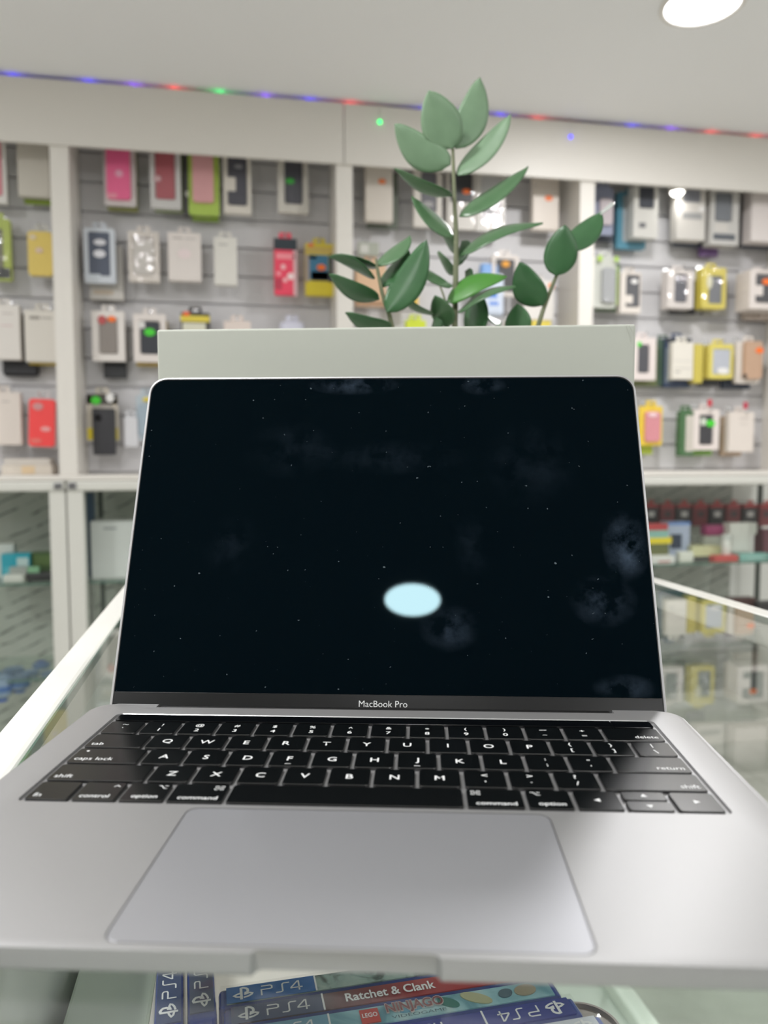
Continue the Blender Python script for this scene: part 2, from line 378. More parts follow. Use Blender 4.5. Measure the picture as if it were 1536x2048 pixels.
def cabinet(x0, x1, label):
    t = thing('glass_cabinet', label, 'cabinet', ((x0+x1)/2, CY0, 0), 0, 'glass cabinets under the wall display')
    W = (x1-x0)/2; D = CY1-CY0; p = 0.052
    obj('rail', B(-W, W, -0.006, 0.05, RZ0, RZ1-0.0005, bev=0.008, seg=3), M_RAIL, t)
    for s in (-1, 1):
        obj('corner_post', B(s*(W-p/2)-p/2, s*(W-p/2)+p/2, 0, 0.05, 0.08, RZ0, bev=0.004), M_RAIL, t)
    for s in (-1, 1):
        o = obj('bracket', B(-0.014, 0.014, -0.010, -0.006, -0.012, 0.012, bev=0.002), M_STEEL, t, loc=(s*(W-0.02), 0, (RZ0+RZ1)/2))
        obj('screw', xform(lathe(bmesh.new(), [(0, 0.003), (0.004, 0.002), (0.005, 0)], 12), Matrix.Rotation(PI/2, 4, 'X')), M_DARK, o, loc=(0, -0.010, 0))
    obj('back_panel', B(-W+0.002, W-0.002, D-0.012, D, 0.08, RZ0), M_TILE, t)
    obj('base', B(-W, W, 0.0, D, 0.0, 0.08), M_WHITE, t)
    for z in (CAM.z-0.430, CAM.z-0.76):
        obj('glass_shelf', B(-W+0.004, W-0.004, 0.06, D-0.02, z-0.006, z), [M_SHELF], t)
        obj('shelf_edge', B(-W+0.055, W-0.055, 0.055, 0.0595, z-0.006, z), M_GEDGE, t)
    obj('glass_door', B(-W+p, W-p, 0.02, 0.024, 0.08, RZ0), M_PANE, t)
    return t
cx = [(POSTS[i][0]+POSTS[i][1])/2 - (0.004 if i else 0) for i in range(5)]
cx[1] = at_y(134.5, 1080, CY0).x
SH1, SH2 = CAM.z-0.430, CAM.z-0.76
for i, l in enumerate(('white framed glass cabinet at far left with cyan packs and blue capped bottles',
                       'white framed glass cabinet just left of the laptop with a large white carton inside',
                       'white framed glass cabinet standing straight behind the laptop screen',
                       'white framed glass cabinet on the right with red, teal and white boxes on its shelf')):
    cabinet(cx[i]+0.002, cx[i+1]-0.002, l)
# upright inside the second cabinet and in the right one
tag(obj('shelf_standard', B(-0.007, 0.007, -0.01, 0.01, 0, RZ0-0.08), mat('upright_grey', (78, 86, 80), .4), loc=(at_y(203, 1080, 3.06).x, 3.06, 0.08)), 'dark green shelf upright behind the large white carton', 'shelf upright')
tag(obj('shelf_standard', B(-0.007, 0.007, -0.01, 0.01, 0, RZ0-0.08), mat('upright_grey', (78, 86, 80), .4), loc=(at_y(1514, 1180, 3.06).x, 3.06, 0.08)), 'dark shelf upright at the right end of the red and teal boxes', 'shelf upright')

# ------------------------------------------------------------------ goods in the cabinets
def carton(name, px, Y, t, rgb, label, cat='box', zb=None, group=None, rough=0.45, parts=(), rz=0, bev=0.002):
    """a box whose front face fills the pixel rectangle at distance Y; its bottom rests at zb when given"""
    x0, y0, x1, y1 = px
    a = at_y(x0, (y0+y1)/2, Y); c = at_y(x1, (y0+y1)/2, Y); W = c.x-a.x; xm = (a.x+c.x)/2
    z1 = at_y((x0+x1)/2, y0, Y).z; z0 = at_y((x0+x1)/2, y1, Y).z if zb is None else zb
    T = thing(name, label, cat, (xm, Y, z0), rz, group); H = z1-z0
    obj('carton', B(-W/2, W/2, 0, t, 0, H, bev=min(bev, t/3, H/3, W/3)), cm(rgb, rough), T)
    for (nm, u0, v0, u1, v1, col) in parts:
        obj(nm, Pr(rrect(-W/2+u0*W, -W/2+u1*W, v0*H, v1*H, 0.002, 2), 0, 0.0012, plane='xz'), cm(col, 0.4), T)
    return T
g = 'goods on the cabinet shelves'
CF = CY0 + 0.10
# left cabinet
carton('pack', (-12, 1088, 28, 1140), CF+0.10, 0.05, (214, 216, 212), 'white pack standing behind the cyan pack in the left cabinet', zb=SH1, group=g)
carton('pack', (2, 1108, 60, 1150), CF+0.04, 0.05, (40, 168, 190), 'cyan pack on the shelf of the left cabinet', zb=SH1, group=g, parts=(('printed_panel', .1, .15, .7, .5, (90, 190, 205)), ('printed_panel', .55, .55, .95, .85, (200, 220, 220))))
carton('pack', (4, 1150, 48, 1170), CF-0.02, 0.05, (222, 222, 216), 'small white pack lying in front of the cyan pack', zb=SH1, group=g, bev=0.006)
carton('pack', (18, 1134, 58, 1156), CF+0.01, 0.03, (168, 172, 168), 'grey pack leaning on the cyan pack', zb=SH1, group=g, bev=0.004)
carton('pack', (62, 1105, 108, 1150), CF+0.06, 0.05, (74, 98, 58), 'dark green printed pack beside the cyan pack', zb=SH1, group=g, parts=(('printed_panel', .1, .5, .9, .9, (98, 120, 70)),))
carton('pack', (52, 1146, 110, 1168), CF, 0.06, (52, 52, 54), 'black flat pack in front of the green printed pack', zb=SH1, group=g, bev=0.006)
carton('pack', (52, 1134, 78, 1147), CF+0.01, 0.02, (140, 190, 150), 'pale green tag on top of the black flat pack', zb=at_y(65, 1147, CF+0.01).z, group=g)
def bottle(px, py, pw, Y, cap, label, body=(128, 146, 168), zb=None):
    c = at_y(px, py, Y); z0 = SH2 if zb is None else zb; H = c.z-z0; r = abs(at_y(px+pw/2, py, Y).x-c.x)
    T = thing('bottle', label, 'bottle', (c.x, Y, z0), 0, 'bottles in the left cabinet')
    smooth_angle(obj('body', lathe(bmesh.new(), [(0, 0), (r*.92, 0), (r, r*.15), (r, H*.62), (r*.93, H*.7), (r*.5, H*.86), (r*.42, H*.88), (r*.42, H*.9), (0, H*.9)], 24), cm(body, 0.2), T))
    smooth_angle(obj('cap', lathe(bmesh.new(), [(r*.5, H*.885), (r*.52, H*.9), (r*.52, H*.985), (r*.45, H), (0, H)], 24), cm(cap, 0.35), T))
    smooth_angle(obj('wrapper', lathe(bmesh.new(), [(r*1.01, H*.25), (r*1.015, H*.26), (r*1.015, H*.5), (r*1.01, H*.51)], 24), cm((cap[0]//2+60, cap[1]//2+70, cap[2]//2+80), 0.3), T))
B_ = CF
bottle(82, 1322, 34, B_+0.12, (44, 80, 160), 'blue capped clear bottle standing tallest at the back of the left low shelf')
bottle(28, 1352, 40, B_+0.10, (44, 54, 72), 'grey bottle with a slate cap at the back left of the low shelf')
bottle(60, 1362, 36, B_+0.05, (150, 164, 176), 'pale bottle with a grey cap in the middle of the low shelf')
bottle(8, 1375, 38, B_+0.05, (38, 46, 58), 'dark grey capped bottle at the left edge of the low shelf')
bottle(40, 1384, 42, B_, (58, 110, 190), 'clear bottle with a bright blue cap in front on the low shelf')
bottle(4, 1402, 44, B_-0.02, (40, 92, 190), 'bottle with a deep blue cap nearest the counter rim', body=(150, 170, 196))
bottle(98, 1352, 34, B_+0.02, (196, 202, 206), 'white capped bottle beside the cabinet post on the low shelf')
# second cabinet
carton('white_carton', (182, 1042, 300, 1166), CF+0.02, 0.12, (226, 227, 226), 'large white carton on the shelf of the cabinet left of the laptop', zb=SH1, parts=(('printed_line', .22, .86, .44, .89, (150, 154, 158)),))
carton('pack', (155, 985, 186, 1003), CF+0.06, 0.04, (70, 90, 112), 'dark blue pack hanging at the top of the cabinet beside the white carton', zb=SH1)
# right cabinet
R = CF + 0.02
carton('box', (1336, 1044, 1380, 1100), R+0.05, 0.06, (196, 206, 232), 'pale blue box with a dark screen picture on it', group=g, zb=SH1, parts=(('picture', .12, .3, .62, .68, (52, 66, 92)), ('picture_band', .0, .92, 1, 1, (120, 160, 230))))
for (px, col, lab) in (((1290, 1110, 1338, 1130), (60, 58, 60), 'black low box under the coloured stack on the right shelf'),
                       ((1292, 1087, 1338, 1111), (108, 112, 70), 'olive box near the bottom of the coloured stack'),
                       ((1290, 1075, 1344, 1088), (236, 214, 44), 'yellow slim box in the coloured stack on the right shelf'),
                       ((1290, 1060, 1337, 1076), (150, 196, 186), 'teal slim box above the yellow box'),
                       ((1290, 1048, 1336, 1061), (206, 74, 78), 'red slim box on top of the coloured stack')):
    carton('box', px, R-0.01, 0.06, col, lab, group=g, zb=(SH1 if 'black low' in lab else at_y(1320, px[3], R-0.01).z))
carton('box', (1302, 1112, 1350, 1131), R-0.05, 0.04, (232, 230, 226), 'white low box in front of the coloured stack', group=g, zb=SH1, parts=(('printed_line', .3, .2, .8, .35, (190, 90, 90)),))
carton('charger_plug', (1360, 1104, 1388, 1130), R-0.03, 0.035, (230, 230, 220), 'white charger cube standing alone in the middle of the right shelf', 'charger', SH1, g, bev=0.006)
carton('box', (1390, 1112, 1428, 1130), R+0.02, 0.05, (84, 84, 82), 'dark grey low box between the white cube and the red box', group=g, zb=SH1)
carton('box', (1430, 1111, 1477, 1131), R-0.05, 0.04, (204, 88, 84), 'red low box at the front of the right shelf', group=g, zb=SH1)
carton('box', (1481, 1108, 1545, 1131), R-0.05, 0.05, (140, 190, 182), 'teal low box at the front right of the shelf', group=g, zb=SH1, parts=(('printed_line', .2, .4, .8, .6, (190, 220, 214)),))
carton('box', (1384, 1092, 1442, 1113), R+0.02, 0.08, (222, 220, 176), 'cream box lying behind the dark grey low box', group=g, zb=at_y(1410, 1113, R+0.02).z)
carton('box', (1408, 1072, 1455, 1093), R+0.06, 0.05, (190, 192, 182), 'grey box with slots under the magenta case', group=g, zb=at_y(1430, 1093, R+0.06).z)
carton('glasses_case', (1412, 1050, 1457, 1072), R+0.06, 0.05, (166, 60, 112), 'magenta rounded case on top of the grey slotted box', 'case', at_y(1430, 1072, R+0.06).z, g, bev=0.012)
for k, (px, lab) in enumerate((((1462, 1090, 1502, 1110), 'lowest white box of the stack of three on the right shelf'), ((1464, 1068, 1500, 1091), 'middle white box of the stack of three on the right shelf'),
                               ((1460, 1046, 1514, 1069), 'top white box of the stack of three, wider than the others'))):
    carton('box', px, R+0.02, 0.05, (234, 232, 226), lab, group=g, zb=at_y(1480, px[3], R+0.02).z if k else SH1+0.03)
carton('box', (1452, 1108, 1512, 1131), R+0.02, 0.07, (224, 226, 216), 'pale board box under the stack of three white boxes', group=g, zb=SH1)
T = thing('tube_pack', 'white cylinder pack leaning before the stack of three white boxes', 'tube', (at_y(1452, 1094, R-0.01).x, R-0.01, SH1+0.0), 0, g)
smooth_angle(obj('cylinder', lathe(bmesh.new(), [(0, 0), (0.016, 0), (0.018, 0.004), (0.018, 0.1), (0.015, 0.105), (0, 0.106)], 20), cm((232, 232, 226)), T))
obj('lid', lathe(bmesh.new(), [(0.0185, 0.085), (0.019, 0.087), (0.019, 0.107), (0, 0.108)], 20), cm((214, 216, 212)), T)
carton('box', (1526, 1060, 1560, 1110), R+0.04, 0.06, (110, 62, 74), 'maroon box at the right edge of the shelf', group=g, zb=SH1)
# row of small red and black packs on hooks at the back of the right cabinet
for k in range(8):
    x0 = 1288 + k*33
    col = ((36, 34, 38), (120, 40, 48))[k % 2]
    T = carton('hanging_pack', (x0, 1008, x0+28, 1052), 3.04, 0.03, col, '%s pack, %s from the left in the hanging row of the right cabinet' % (('black and red', 'dark red')[k % 2], ('first', 'second', 'third', 'fourth', 'fifth', 'sixth', 'seventh', 'eighth')[k]),
               'pack', None, 'small packs hanging at the back of the right cabinet',
               parts=(('header_card', 0, .84, 1, 1, (170, 44, 48)), ('printed_panel', .3, .42, .75, .66, ((206, 200, 200), (60, 40, 44))[k % 2])))
    h = obj('hang_loop', ring(bmesh.new(), rrect(-0.012, 0.012, 0, 0.02, 0.004, 3), rrect(-0.005, 0.005, 0.007, 0.015, 0.002, 3), -0.001, 0.0, 'xz'), cm((200, 60, 60)), T)
    hz = at_y(x0, 1008, 3.04).z - T.location.z; h.location = (0, 0, hz-0.003)
    k_ = tag(obj('wall_hook', tube(bmesh.new(), [(0, 0.105, 0.006), (0, -0.02, 0.006), (0, -0.026, 0.012)], 0.002, 6), M_STEEL, loc=(T.location.x, 3.04, T.location.z+hz)), 'steel hook of the %s pack in the hanging row of red and black packs' % ('first', 'second', 'third', 'fourth', 'fifth', 'sixth', 'seventh', 'eighth')[k], 'hook', 'hooks in the right cabinet')
carton('box', (1462, 1197, 1512, 1240), R+0.05, 0.05, (96, 60, 58), 'maroon box on the low shelf of the right cabinet', group=g, zb=SH2)
carton('box', (1516, 1205, 1560, 1240), R+0.02, 0.05, (52, 50, 52), 'black box on the low shelf at the right edge', group=g, zb=SH2)

# ================================================================== PACKS HANGING ON THE WALL DISPLAY
PG = 'phone case packs hanging on the wall display'
def oval(w_, h_, n=18):
    return [(w_/2*math.cos(2*PI*k/n), h_/2*math.sin(2*PI*k/n)) for k in range(n)]
def pack(px, label, style='win', col=(232, 229, 224), ins=(52, 54, 62), off=0.085, t=0.024, win=(.2, .13, .8, .85), st=(), cam_=None,
         band=(), tab=True, hook=True, roll=0, yaw=0, film=False, lines=(), notch=None, tip=None, back=None, cat='phone case pack', name='phone_case_pack', rough=0.4):
    if off >= 0.07: off = max(off, t+0.062)
    else: t = min(t, off-0.012)
    x0, y0, x1, y1 = px; Y = PANEL - off
    a = at_y(x0, (y0+y1)/2, Y); c = at_y(x1, (y0+y1)/2, Y); W = c.x-a.x; xm = (a.x+c.x)/2
    z1 = at_y((x0+x1)/2, y0, Y).z; z0 = at_y((x0+x1)/2, y1, Y).z; H = z1-z0
    T = thing(name, label, cat, (xm, Y+t, z0), math.radians(yaw), PG)
    if roll: T.rotation_euler.y = math.radians(roll)
    mc = cm(col, rough)
    wx0, wz0, wx1, wz1 = -W/2+win[0]*W, win[1]*H, -W/2+win[2]*W, win[3]*H
    if style == 'win':                                   # carton with a recessed window
        bm = bmesh.new()
        box(bm, -W/2, wx0, -t, 0, 0, H); box(bm, wx1, W/2, -t, 0, 0, H)
        box(bm, wx0, wx1, -t, 0, 0, wz0); box(bm, wx0, wx1, -t, 0, wz1, H); box(bm, wx0, wx1, -t+0.006, 0, wz0, wz1)
        bmesh.ops.remove_doubles(bm, verts=bm.verts[:], dist=1e-5)
        obj('carton', bm, mc, T)
        ip = 0.05*(wx1-wx0)
        ci = obj('case_insert', Pr(rrect(wx0+ip, wx1-ip, wz0+ip, wz1-ip, 0.008, 4), t-0.0065, t-0.001, bev=0.0015, plane='xz'), cm(ins, 0.45), T)
        if notch:
            obj('notch_card', Pr(rrect(-W/2+notch[0]*W, -W/2+notch[2]*W, notch[1]*H, notch[3]*H, 0.003, 2), t-0.001, t+0.0004, plane='xz'), mc, T)
    elif style == 'solid':
        obj('carton', B(-W/2, W/2, -t, 0, 0, H, bev=0.0025), mc, T); ci = None
    elif style == 'blister':                              # backing card, the case itself standing proud of it
        obj('backing_card', Pr(rrect(-W/2, W/2, 0, H, 0.008, 4), 0, t*0.55, bev=0.001, plane='xz'), mc, T)
        ci = obj('case_insert', Pr(rrect(wx0, wx1, wz0, wz1, 0.010, 5), t*0.55-0.001, t, bev=0.003, plane='xz'), cm(ins, 0.4), T)
    elif style == 'frame':                                # coloured frame with a window
        obj('frame', ring(bmesh.new(), rrect(-W/2, W/2, 0, H, 0.008, 4), rrect(wx0, wx1, wz0, wz1, 0.006, 4), 0, t, 'xz'), mc, T)
        ci = obj('case_insert', Pr(rrect(wx0-0.001, wx1+0.001, wz0-0.001, wz1+0.001, 0.006, 4), 0.001, t-0.003, bev=0.001, plane='xz'), cm(ins, 0.4), T)
    elif style == 'pouch':                                # soft bag, edges thin
        bm = B(-W/2, W/2, -t, 0, 0, H, bev=t*0.4, seg=3); ci = None
        obj('pouch', bm, mc, T)
    if cam_ and ci is not None:
        s = 0.026; u = wx0+0.011 if cam_ != 'r' else wx1-0.011-s
        obj('camera_cutout', Pr(rrect(u, u+s, wz1-0.012-s, wz1-0.012, 0.006, 3), t-0.0012, t+0.0006, plane='xz'), cm((70, 66, 70) if sum(ins) > 200 else (20, 20, 22), 0.2), ci)
    for (u0, v0, u1, v1, k) in band:
        obj('printed_panel', Pr(rrect(-W/2+u0*W, -W/2+u1*W, v0*H, v1*H, 0.002, 2), t-0.0005, t+0.0008, plane='xz'), cm(k, 0.4), T)
    for (u, v, w_, h_, k) in st:
        bm = Pr(oval(w_*W, h_*H), t, t+0.0022, plane='xz')
        obj('price_sticker', bm, cm(k, 0.5), T, loc=(-W/2+u*W, 0, v*H))
    for (u0, v, u1, k) in lines:
        obj('printed_line', Pr(rrect(-W/2+u0*W, -W/2+u1*W, v*H-0.002, v*H+0.002, 0.001, 1), t, t+0.0006, plane='xz'), cm(k, 0.5), T)
    if tab:
        tw = min(0.022, W*0.36)
        obj('hang_tab', ring(bmesh.new(), rrect(-tw, tw, -0.004, 0.022, 0.006, 3), rrect(-tw*.45, tw*.45, 0.006, 0.014, 0.003, 3), t*0.45, t*0.45+0.001, 'xz'), mc, T, loc=(0, 0, H))
    if film:
        obj('clear_film', B(-W/2+0.002, W/2-0.002, -t-0.0035, -t-0.003, 0.002, H-0.002), M_FILM, T)
    if hook:
        bm = tube(bmesh.new(), [(0, 0, 0), (0, -off+0.004, 0), (0, -off-0.012, 0.001), (0, -off-0.02, 0.008)], 0.0022, 8)
        box(bm, -0.012, 0.012, -0.002, 0.002, -0.014, 0.022, bev=0.001, seg=1)
        h = obj('slatwall_hook', bm, M_STEEL, loc=(xm, PANEL, z1+0.0085))
        short = label.split(',')[0].split(' behind ')[0].split(' in ')[0]
        tag(h, 'steel slatwall hook that carries the ' + ' '.join(label.replace(',', '').split()[:10]), 'hook', 'hooks on the wall display')
        if tip: obj('tip_cap', B(-0.009, 0.009, -0.004, 0.004, -0.012, 0.016, bev=0.003), cm(tip, 0.35), h, loc=(0, -off-0.02, 0.014))
    return T
O, G_, WS = (255, 122, 40), (74, 214, 52), (236, 234, 232)
# ---- first bay
pack((-45, 265, 10, 405), 'pink case pack cut off by the left picture edge under the fascia', ins=(228, 150, 160), win=(.1, .1, .88, .9), yaw=4)
pack((34, 265, 98, 393), 'plain warm grey carton under the fascia at far left', 'solid', (208, 203, 192), t=0.03)
pack((46, 280, 103, 407), 'lime bottomed pack peeping out below the plain warm grey carton', 'solid', (150, 176, 62), off=0.05, t=0.02, hook=False, tab=False, band=((0, .06, 1, 1, (120, 124, 104)),))
pack((-35, 437, 21, 560), 'lime framed pack at the left picture edge in the second row', 'frame', (184, 200, 92), (120, 118, 92), win=(.1, .08, .74, .84), band=((.5, .03, .98, .2, (48, 50, 46)),), film=True)
pack((54, 460, 110, 553), 'yellow phone case in a clear pack beside the first white post', 'blister', (206, 205, 200), (226, 200, 98), win=(.03, .02, .9, .97), t=0.03, st=((.22, .84, .26, .11, (224, 208, 180)), (.44, .56, .28, .12, (222, 196, 176))))
pack((-30, 609, 40, 719), 'white carton with faint print at the left picture edge in the third row', 'solid', (226, 221, 215), t=0.034, lines=((.5, .84, .82, (190, 180, 175)), (.45, .62, .8, (214, 190, 190))))
pack((2, 640, 75, 752), 'black rounded pouch hanging behind the white carton at the left edge', 'pouch', (38, 38, 42), off=0.045, t=0.03, hook=False)
pack((49, 620, 118, 724), 'white carton with a grey heading, yellow pack behind it, left of the first post', 'solid', (222, 217, 208), t=0.03, band=((.16, .82, .46, .88, (150, 144, 136)), (.5, .83, .82, .87, (186, 182, 174))))
pack((56, 628, 126, 730), 'yellow backed pack hidden behind the white carton with a grey heading', 'solid', (222, 196, 74), off=0.05, t=0.02, hook=False, tab=False)
pack((-35, 784, 40, 890), 'cream white carton at the left picture edge in the bottom row', 'solid', (226, 216, 208), t=0.045, lines=((.5, .82, .72, (190, 182, 176)),), yaw=3)
pack((52, 795, 112, 896), 'bright red silicone phone case in a clear pack left of the first post', 'blister', (206, 204, 204), (252, 78, 78), win=(.05, .03, .92, .97), roll=2.5, t=0.026, st=((.35, .82, .36, .15, (214, 150, 150)), (.62, .38, .34, .1, (244, 170, 170)), (.3, .14, .4, .1, (238, 120, 112))))
# ---- second bay
pack((206, 285, 270, 409), 'hot pink phone case in a clear pack under the fascia', 'blister', (212, 206, 204), (240, 106, 152), win=(.1, .09, .84, .98), t=0.03, st=((.5, .5, .26, .12, (240, 170, 196)),), band=((.1, .1, .42, .18, (238, 150, 170)),))
pack((214, 300, 274, 421), 'olive bottomed pack hanging behind the hot pink case', 'solid', (156, 158, 94), off=0.05, t=0.02, hook=False, tab=False)
pack((300, 290, 361, 416), 'dusty red phone case in a pale pack under the fascia', 'win', (222, 220, 218), (190, 104, 112), win=(.14, .13, .84, .98), film=True, t=0.03, st=((.24, .46, .24, .1, (228, 190, 194)),))
pack((308, 305, 366, 423), 'green edged pack hanging behind the dusty red case', 'solid', (134, 156, 72), off=0.05, t=0.02, hook=False, tab=False)
pack((376, 295, 438, 428), 'pink phone case on a lime green card under the fascia', 'blister', (176, 204, 92), (222, 166, 168), win=(.14, .18, .82, .98), t=0.03)
pack((366, 310, 392, 430), 'dark narrow pack on edge left of the pink and lime pack', 'solid', (92, 90, 94), off=0.06, t=0.03, hook=False, tab=False, st=((.4, .35, .5, .1, WS),))
pack((383, 320, 437, 441), 'grass green pack hanging lowest behind the pink and lime pack', 'solid', (150, 180, 74), off=0.045, t=0.02, hook=False, tab=False, band=((.1, .05, .72, .14, (206, 208, 168)),))
pack((447, 300, 502, 427), 'white framed pack with a charcoal case and a square white notch under the fascia', 'win', (224, 218, 208), (84, 84, 92), win=(.12, .12, .88, .98), notch=(.0, .35, .44, .57), st=((.55, .74, .3, .06, (150, 150, 154)),))
pack((556, 300, 616, 425), 'white framed pack with charcoal case and green sticker, last before the second post', 'win', (224, 219, 210), (88, 88, 96), win=(.2, .13, .84, .98), st=((.4, .5, .3, .09, (76, 196, 80)),), film=True)
pack((168, 456, 230, 566), 'silver blue framed pack with a navy phone case right of the first post', 'frame', (208, 214, 222), (78, 86, 104), win=(.14, .13, .84, .93), t=0.028, st=((.52, .74, .4, .11, (226, 226, 232)), (.5, .53, .4, .14, (232, 232, 238))), notch=None, band=((.06, .08, .52, .16, (206, 214, 222)),))
pack((178, 490, 246, 600), 'grey carton hanging lower behind the silver blue framed pack', 'solid', (206, 202, 196), off=0.045, t=0.02, hook=False, tab=False, band=((.12, .1, .7, .18, (196, 180, 160)),))
pack((257, 463, 318, 563), 'white window carton under a round glare in the second row', 'win', (230, 222, 214), (218, 213, 208), win=(.12, .12, .86, .92), film=True, t=0.03, lines=((.2, .86, .7, (180, 172, 166)),))
pack((336, 465, 402, 562), 'white carton with a pale pink label in the second row', 'solid', (230, 222, 217), t=0.034, st=((.5, .56, .4, .2, (240, 224, 224)),), lines=((.15, .88, .45, (170, 162, 158)), (.5, .88, .85, (196, 190, 186))))
pack((428, 474, 474, 570), 'narrow white carton in the middle of the second row', 'solid', (228, 225, 218), t=0.034, lines=((.2, .84, .6, (172, 170, 166)),))
pack((548, 477, 594, 591), 'red gadget pouch with a black header and white icons', 'pouch', (240, 74, 102), t=0.016, off=0.07, band=((0, .8, 1, 1, (48, 58, 66)), (.1, .64, .9, .74, (250, 150, 160)), (0, .1, .34, .3, (196, 60, 84)), (.84, 0, 1, .8, (228, 186, 190))), st=((.4, .5, .22, .1, (252, 190, 196)), (.2, .38, .2, .08, (250, 160, 170)), (.72, .34, .3, .12, (252, 226, 226)), (.48, .27, .2, .08, (252, 190, 196))), name='gadget_pouch')
pack((611, 487, 667, 591), 'yellow and blue gadget box beside the second post', 'solid', (226, 206, 52), t=0.03, band=((0, .8, 1, .94, (206, 180, 96)), (.14, .3, .82, .78, (66, 126, 160)), (.2, .28, .84, .46, (84, 88, 100)), (.84, .26, 1, .8, (58, 60, 66)), (0, .26, .14, .78, (170, 156, 150)), (.12, .70, .4, .76, (190, 214, 220))), st=((.56, .54, .32, .12, O), (.2, .96, .2, .07, (240, 120, 60))), name='gadget_box')
pack((184, 622, 249, 722), 'white window carton with a taupe case, orange and red stickers', 'win', (230, 224, 219), (140, 132, 126), win=(.2, .13, .8, .87), st=((.62, .84, .26, .12, O), (.32, .82, .26, .18, (190, 84, 84))), t=0.03)
pack((206, 650, 252, 756), 'black pack hanging below and behind the taupe case carton', 'solid', (40, 42, 44), off=0.045, t=0.02, hook=False, tab=False)
pack((267, 628, 332, 724), 'black cased white window carton with green sticker left of the tall carton', 'win', (230, 222, 217), (48, 52, 60), win=(.18, .15, .84, .87), st=((.5, .62, .34, .16, G_),), t=0.03, band=((.16, .7, .36, .84, (226, 224, 222)),))
pack((272, 640, 336, 732), 'ochre backed pack under the black case carton', 'solid', (206, 178, 90), off=0.045, t=0.02, hook=False, tab=False)
pack((362, 625, 420, 730), 'yellow topped gadget box half hidden by the tall white carton', 'solid', (58, 56, 54), t=0.03, band=((0, .82, 1, .94, (226, 206, 70)), (.06, .1, .86, .8, (222, 220, 200))), st=((.2, .97, .26, .09, (240, 110, 60)),), name='gadget_box')
pack((448, 642, 502, 740), 'pale pink carton with its top just above the tall white carton', 'solid', (232, 218, 210), t=0.03, tab=True)
pack((560, 642, 610, 740), 'white lilac rounded pack just above the tall white carton', 'pouch', (214, 214, 230), t=0.03, tab=True)
pack((174, 788, 236, 880), 'yellow and clear card carrying a black phone case and green sticker', 'frame', (198, 190, 176), (186, 180, 172), win=(.18, .1, .82, .8), t=0.012, band=((0, .0, .22, .26, (228, 206, 40)), (.84, .0, 1, .26, (206, 190, 90)), (0, .78, 1, 1, (64, 60, 54)), (.0, .8, .14, .95, (228, 206, 60)), (.84, .78, 1, .9, (226, 204, 70))), st=((.3, .86, .32, .18, G_), (.76, .92, .26, .2, WS)))
T = carton('phone_case', (185, 817, 231, 910), PANEL-0.1, 0.011, (50, 50, 54), 'matt black phone case hanging on the yellow and clear card', 'phone case', bev=0.004)
T['group'] = PG
obj('camera_cutout', Pr(rrect(-0.03, -0.008, 0.115, 0.138, 0.005, 3), 0, 0.001, plane='xz'), mat('lens_black', (26, 26, 28), 0.2), T)
pack((248, 834, 276, 895), 'small translucent white pack right of the black phone case', 'pouch', (214, 214, 218), t=0.015)
pack((272, 790, 318, 880), 'blue grey clear pack half hidden by the laptop screen', 'blister', (186, 198, 206), (160, 176, 188), t=0.02, win=(.1, .1, .9, .8), st=((.5, .9, .4, .1, (220, 200, 70)),))
# ---- third bay, seen past the plant
pack((731, 330, 786, 443), 'ivory carton with an orange sticker left of the plant top', 'solid', (220, 212, 202), t=0.03, st=((.6, .71, .28, .09, (246, 140, 84)),))
pack((734, 345, 796, 456), 'dark bottomed pack behind the ivory carton with an orange sticker', 'solid', (104, 112, 100), off=0.045, t=0.02, hook=False, tab=False)
pack((828, 340, 884, 454), 'white window carton with a graphite case left of the plant stem', 'win', (220, 214, 206), (110, 110, 116), win=(.24, .26, .82, .98), st=((.5, .4, .4, .1, (170, 168, 168)),))
pack((895, 340, 950, 458), 'carton with a black top and orange sticker right behind the plant stem', 'win', (224, 219, 212), (66, 68, 72), win=(.08, .44, .95, .98), st=((.68, .64, .28, .09, O),), film=True)
pack((953, 345, 1010, 462), 'white carton with a grey oval picture right of the plant stem', 'win', (226, 222, 216), (206, 206, 206), win=(.14, .12, .9, .95), film=True, st=((.5, .3, .5, .14, (168, 168, 170)), (.6, .62, .3, .07, (86, 180, 90))))
pack((1066, 350, 1118, 460), 'ivory carton with an orange sticker beside the third post', 'solid', (222, 212, 202), t=0.03, st=((.6, .58, .3, .1, (246, 130, 74)),))
pack((716, 484, 758, 512), 'grey green flat tin on the wall above the kraft pack', 'solid', (176, 180, 168), t=0.02, hook=True, tab=False, band=((.1, .2, .5, .8, (214, 214, 208)),), name='tin_pack')
pack((712, 522, 772, 612), 'tan kraft pack behind the left plant stem', 'solid', (226, 190, 156), t=0.03, band=((0, 0, 1, .12, (176, 140, 110)),))
pack((800, 560, 838, 612), 'small red and yellow pack behind the plant leaves', 'pouch', (226, 190, 84), t=0.02, band=((.2, .3, .8, .8, (206, 70, 84)),))
pack((984, 510, 1038, 592), 'white framed pack with a black and amber picture behind the plant', 'frame', (228, 220, 214), (70, 70, 72), win=(.14, .1, .84, .9), st=((.5, .78, .3, .16, (236, 164, 40)),), t=0.03, film=True)
T = pack((958, 545, 1010, 632), 'sky blue and white rounded pack behind the right plant leaves', 'pouch', (206, 216, 232), t=0.04, band=((.3, .42, .7, .52, (90, 140, 220)), (.4, .25, .75, .33, (110, 150, 226))), hook=False, tab=False)
T = carton('blue_ball_pack', (962, 526, 1000, 560), PANEL-0.09, 0.03, (128, 170, 224), 'light blue round topped pack above the sky blue and white one', 'pack', bev=0.014); T['group'] = PG
pack((1048, 560, 1108, 640), 'off white carton behind the right plant stem', 'solid', (224, 220, 214), t=0.034, st=((.9, .86, .2, .14, (246, 140, 60)),))
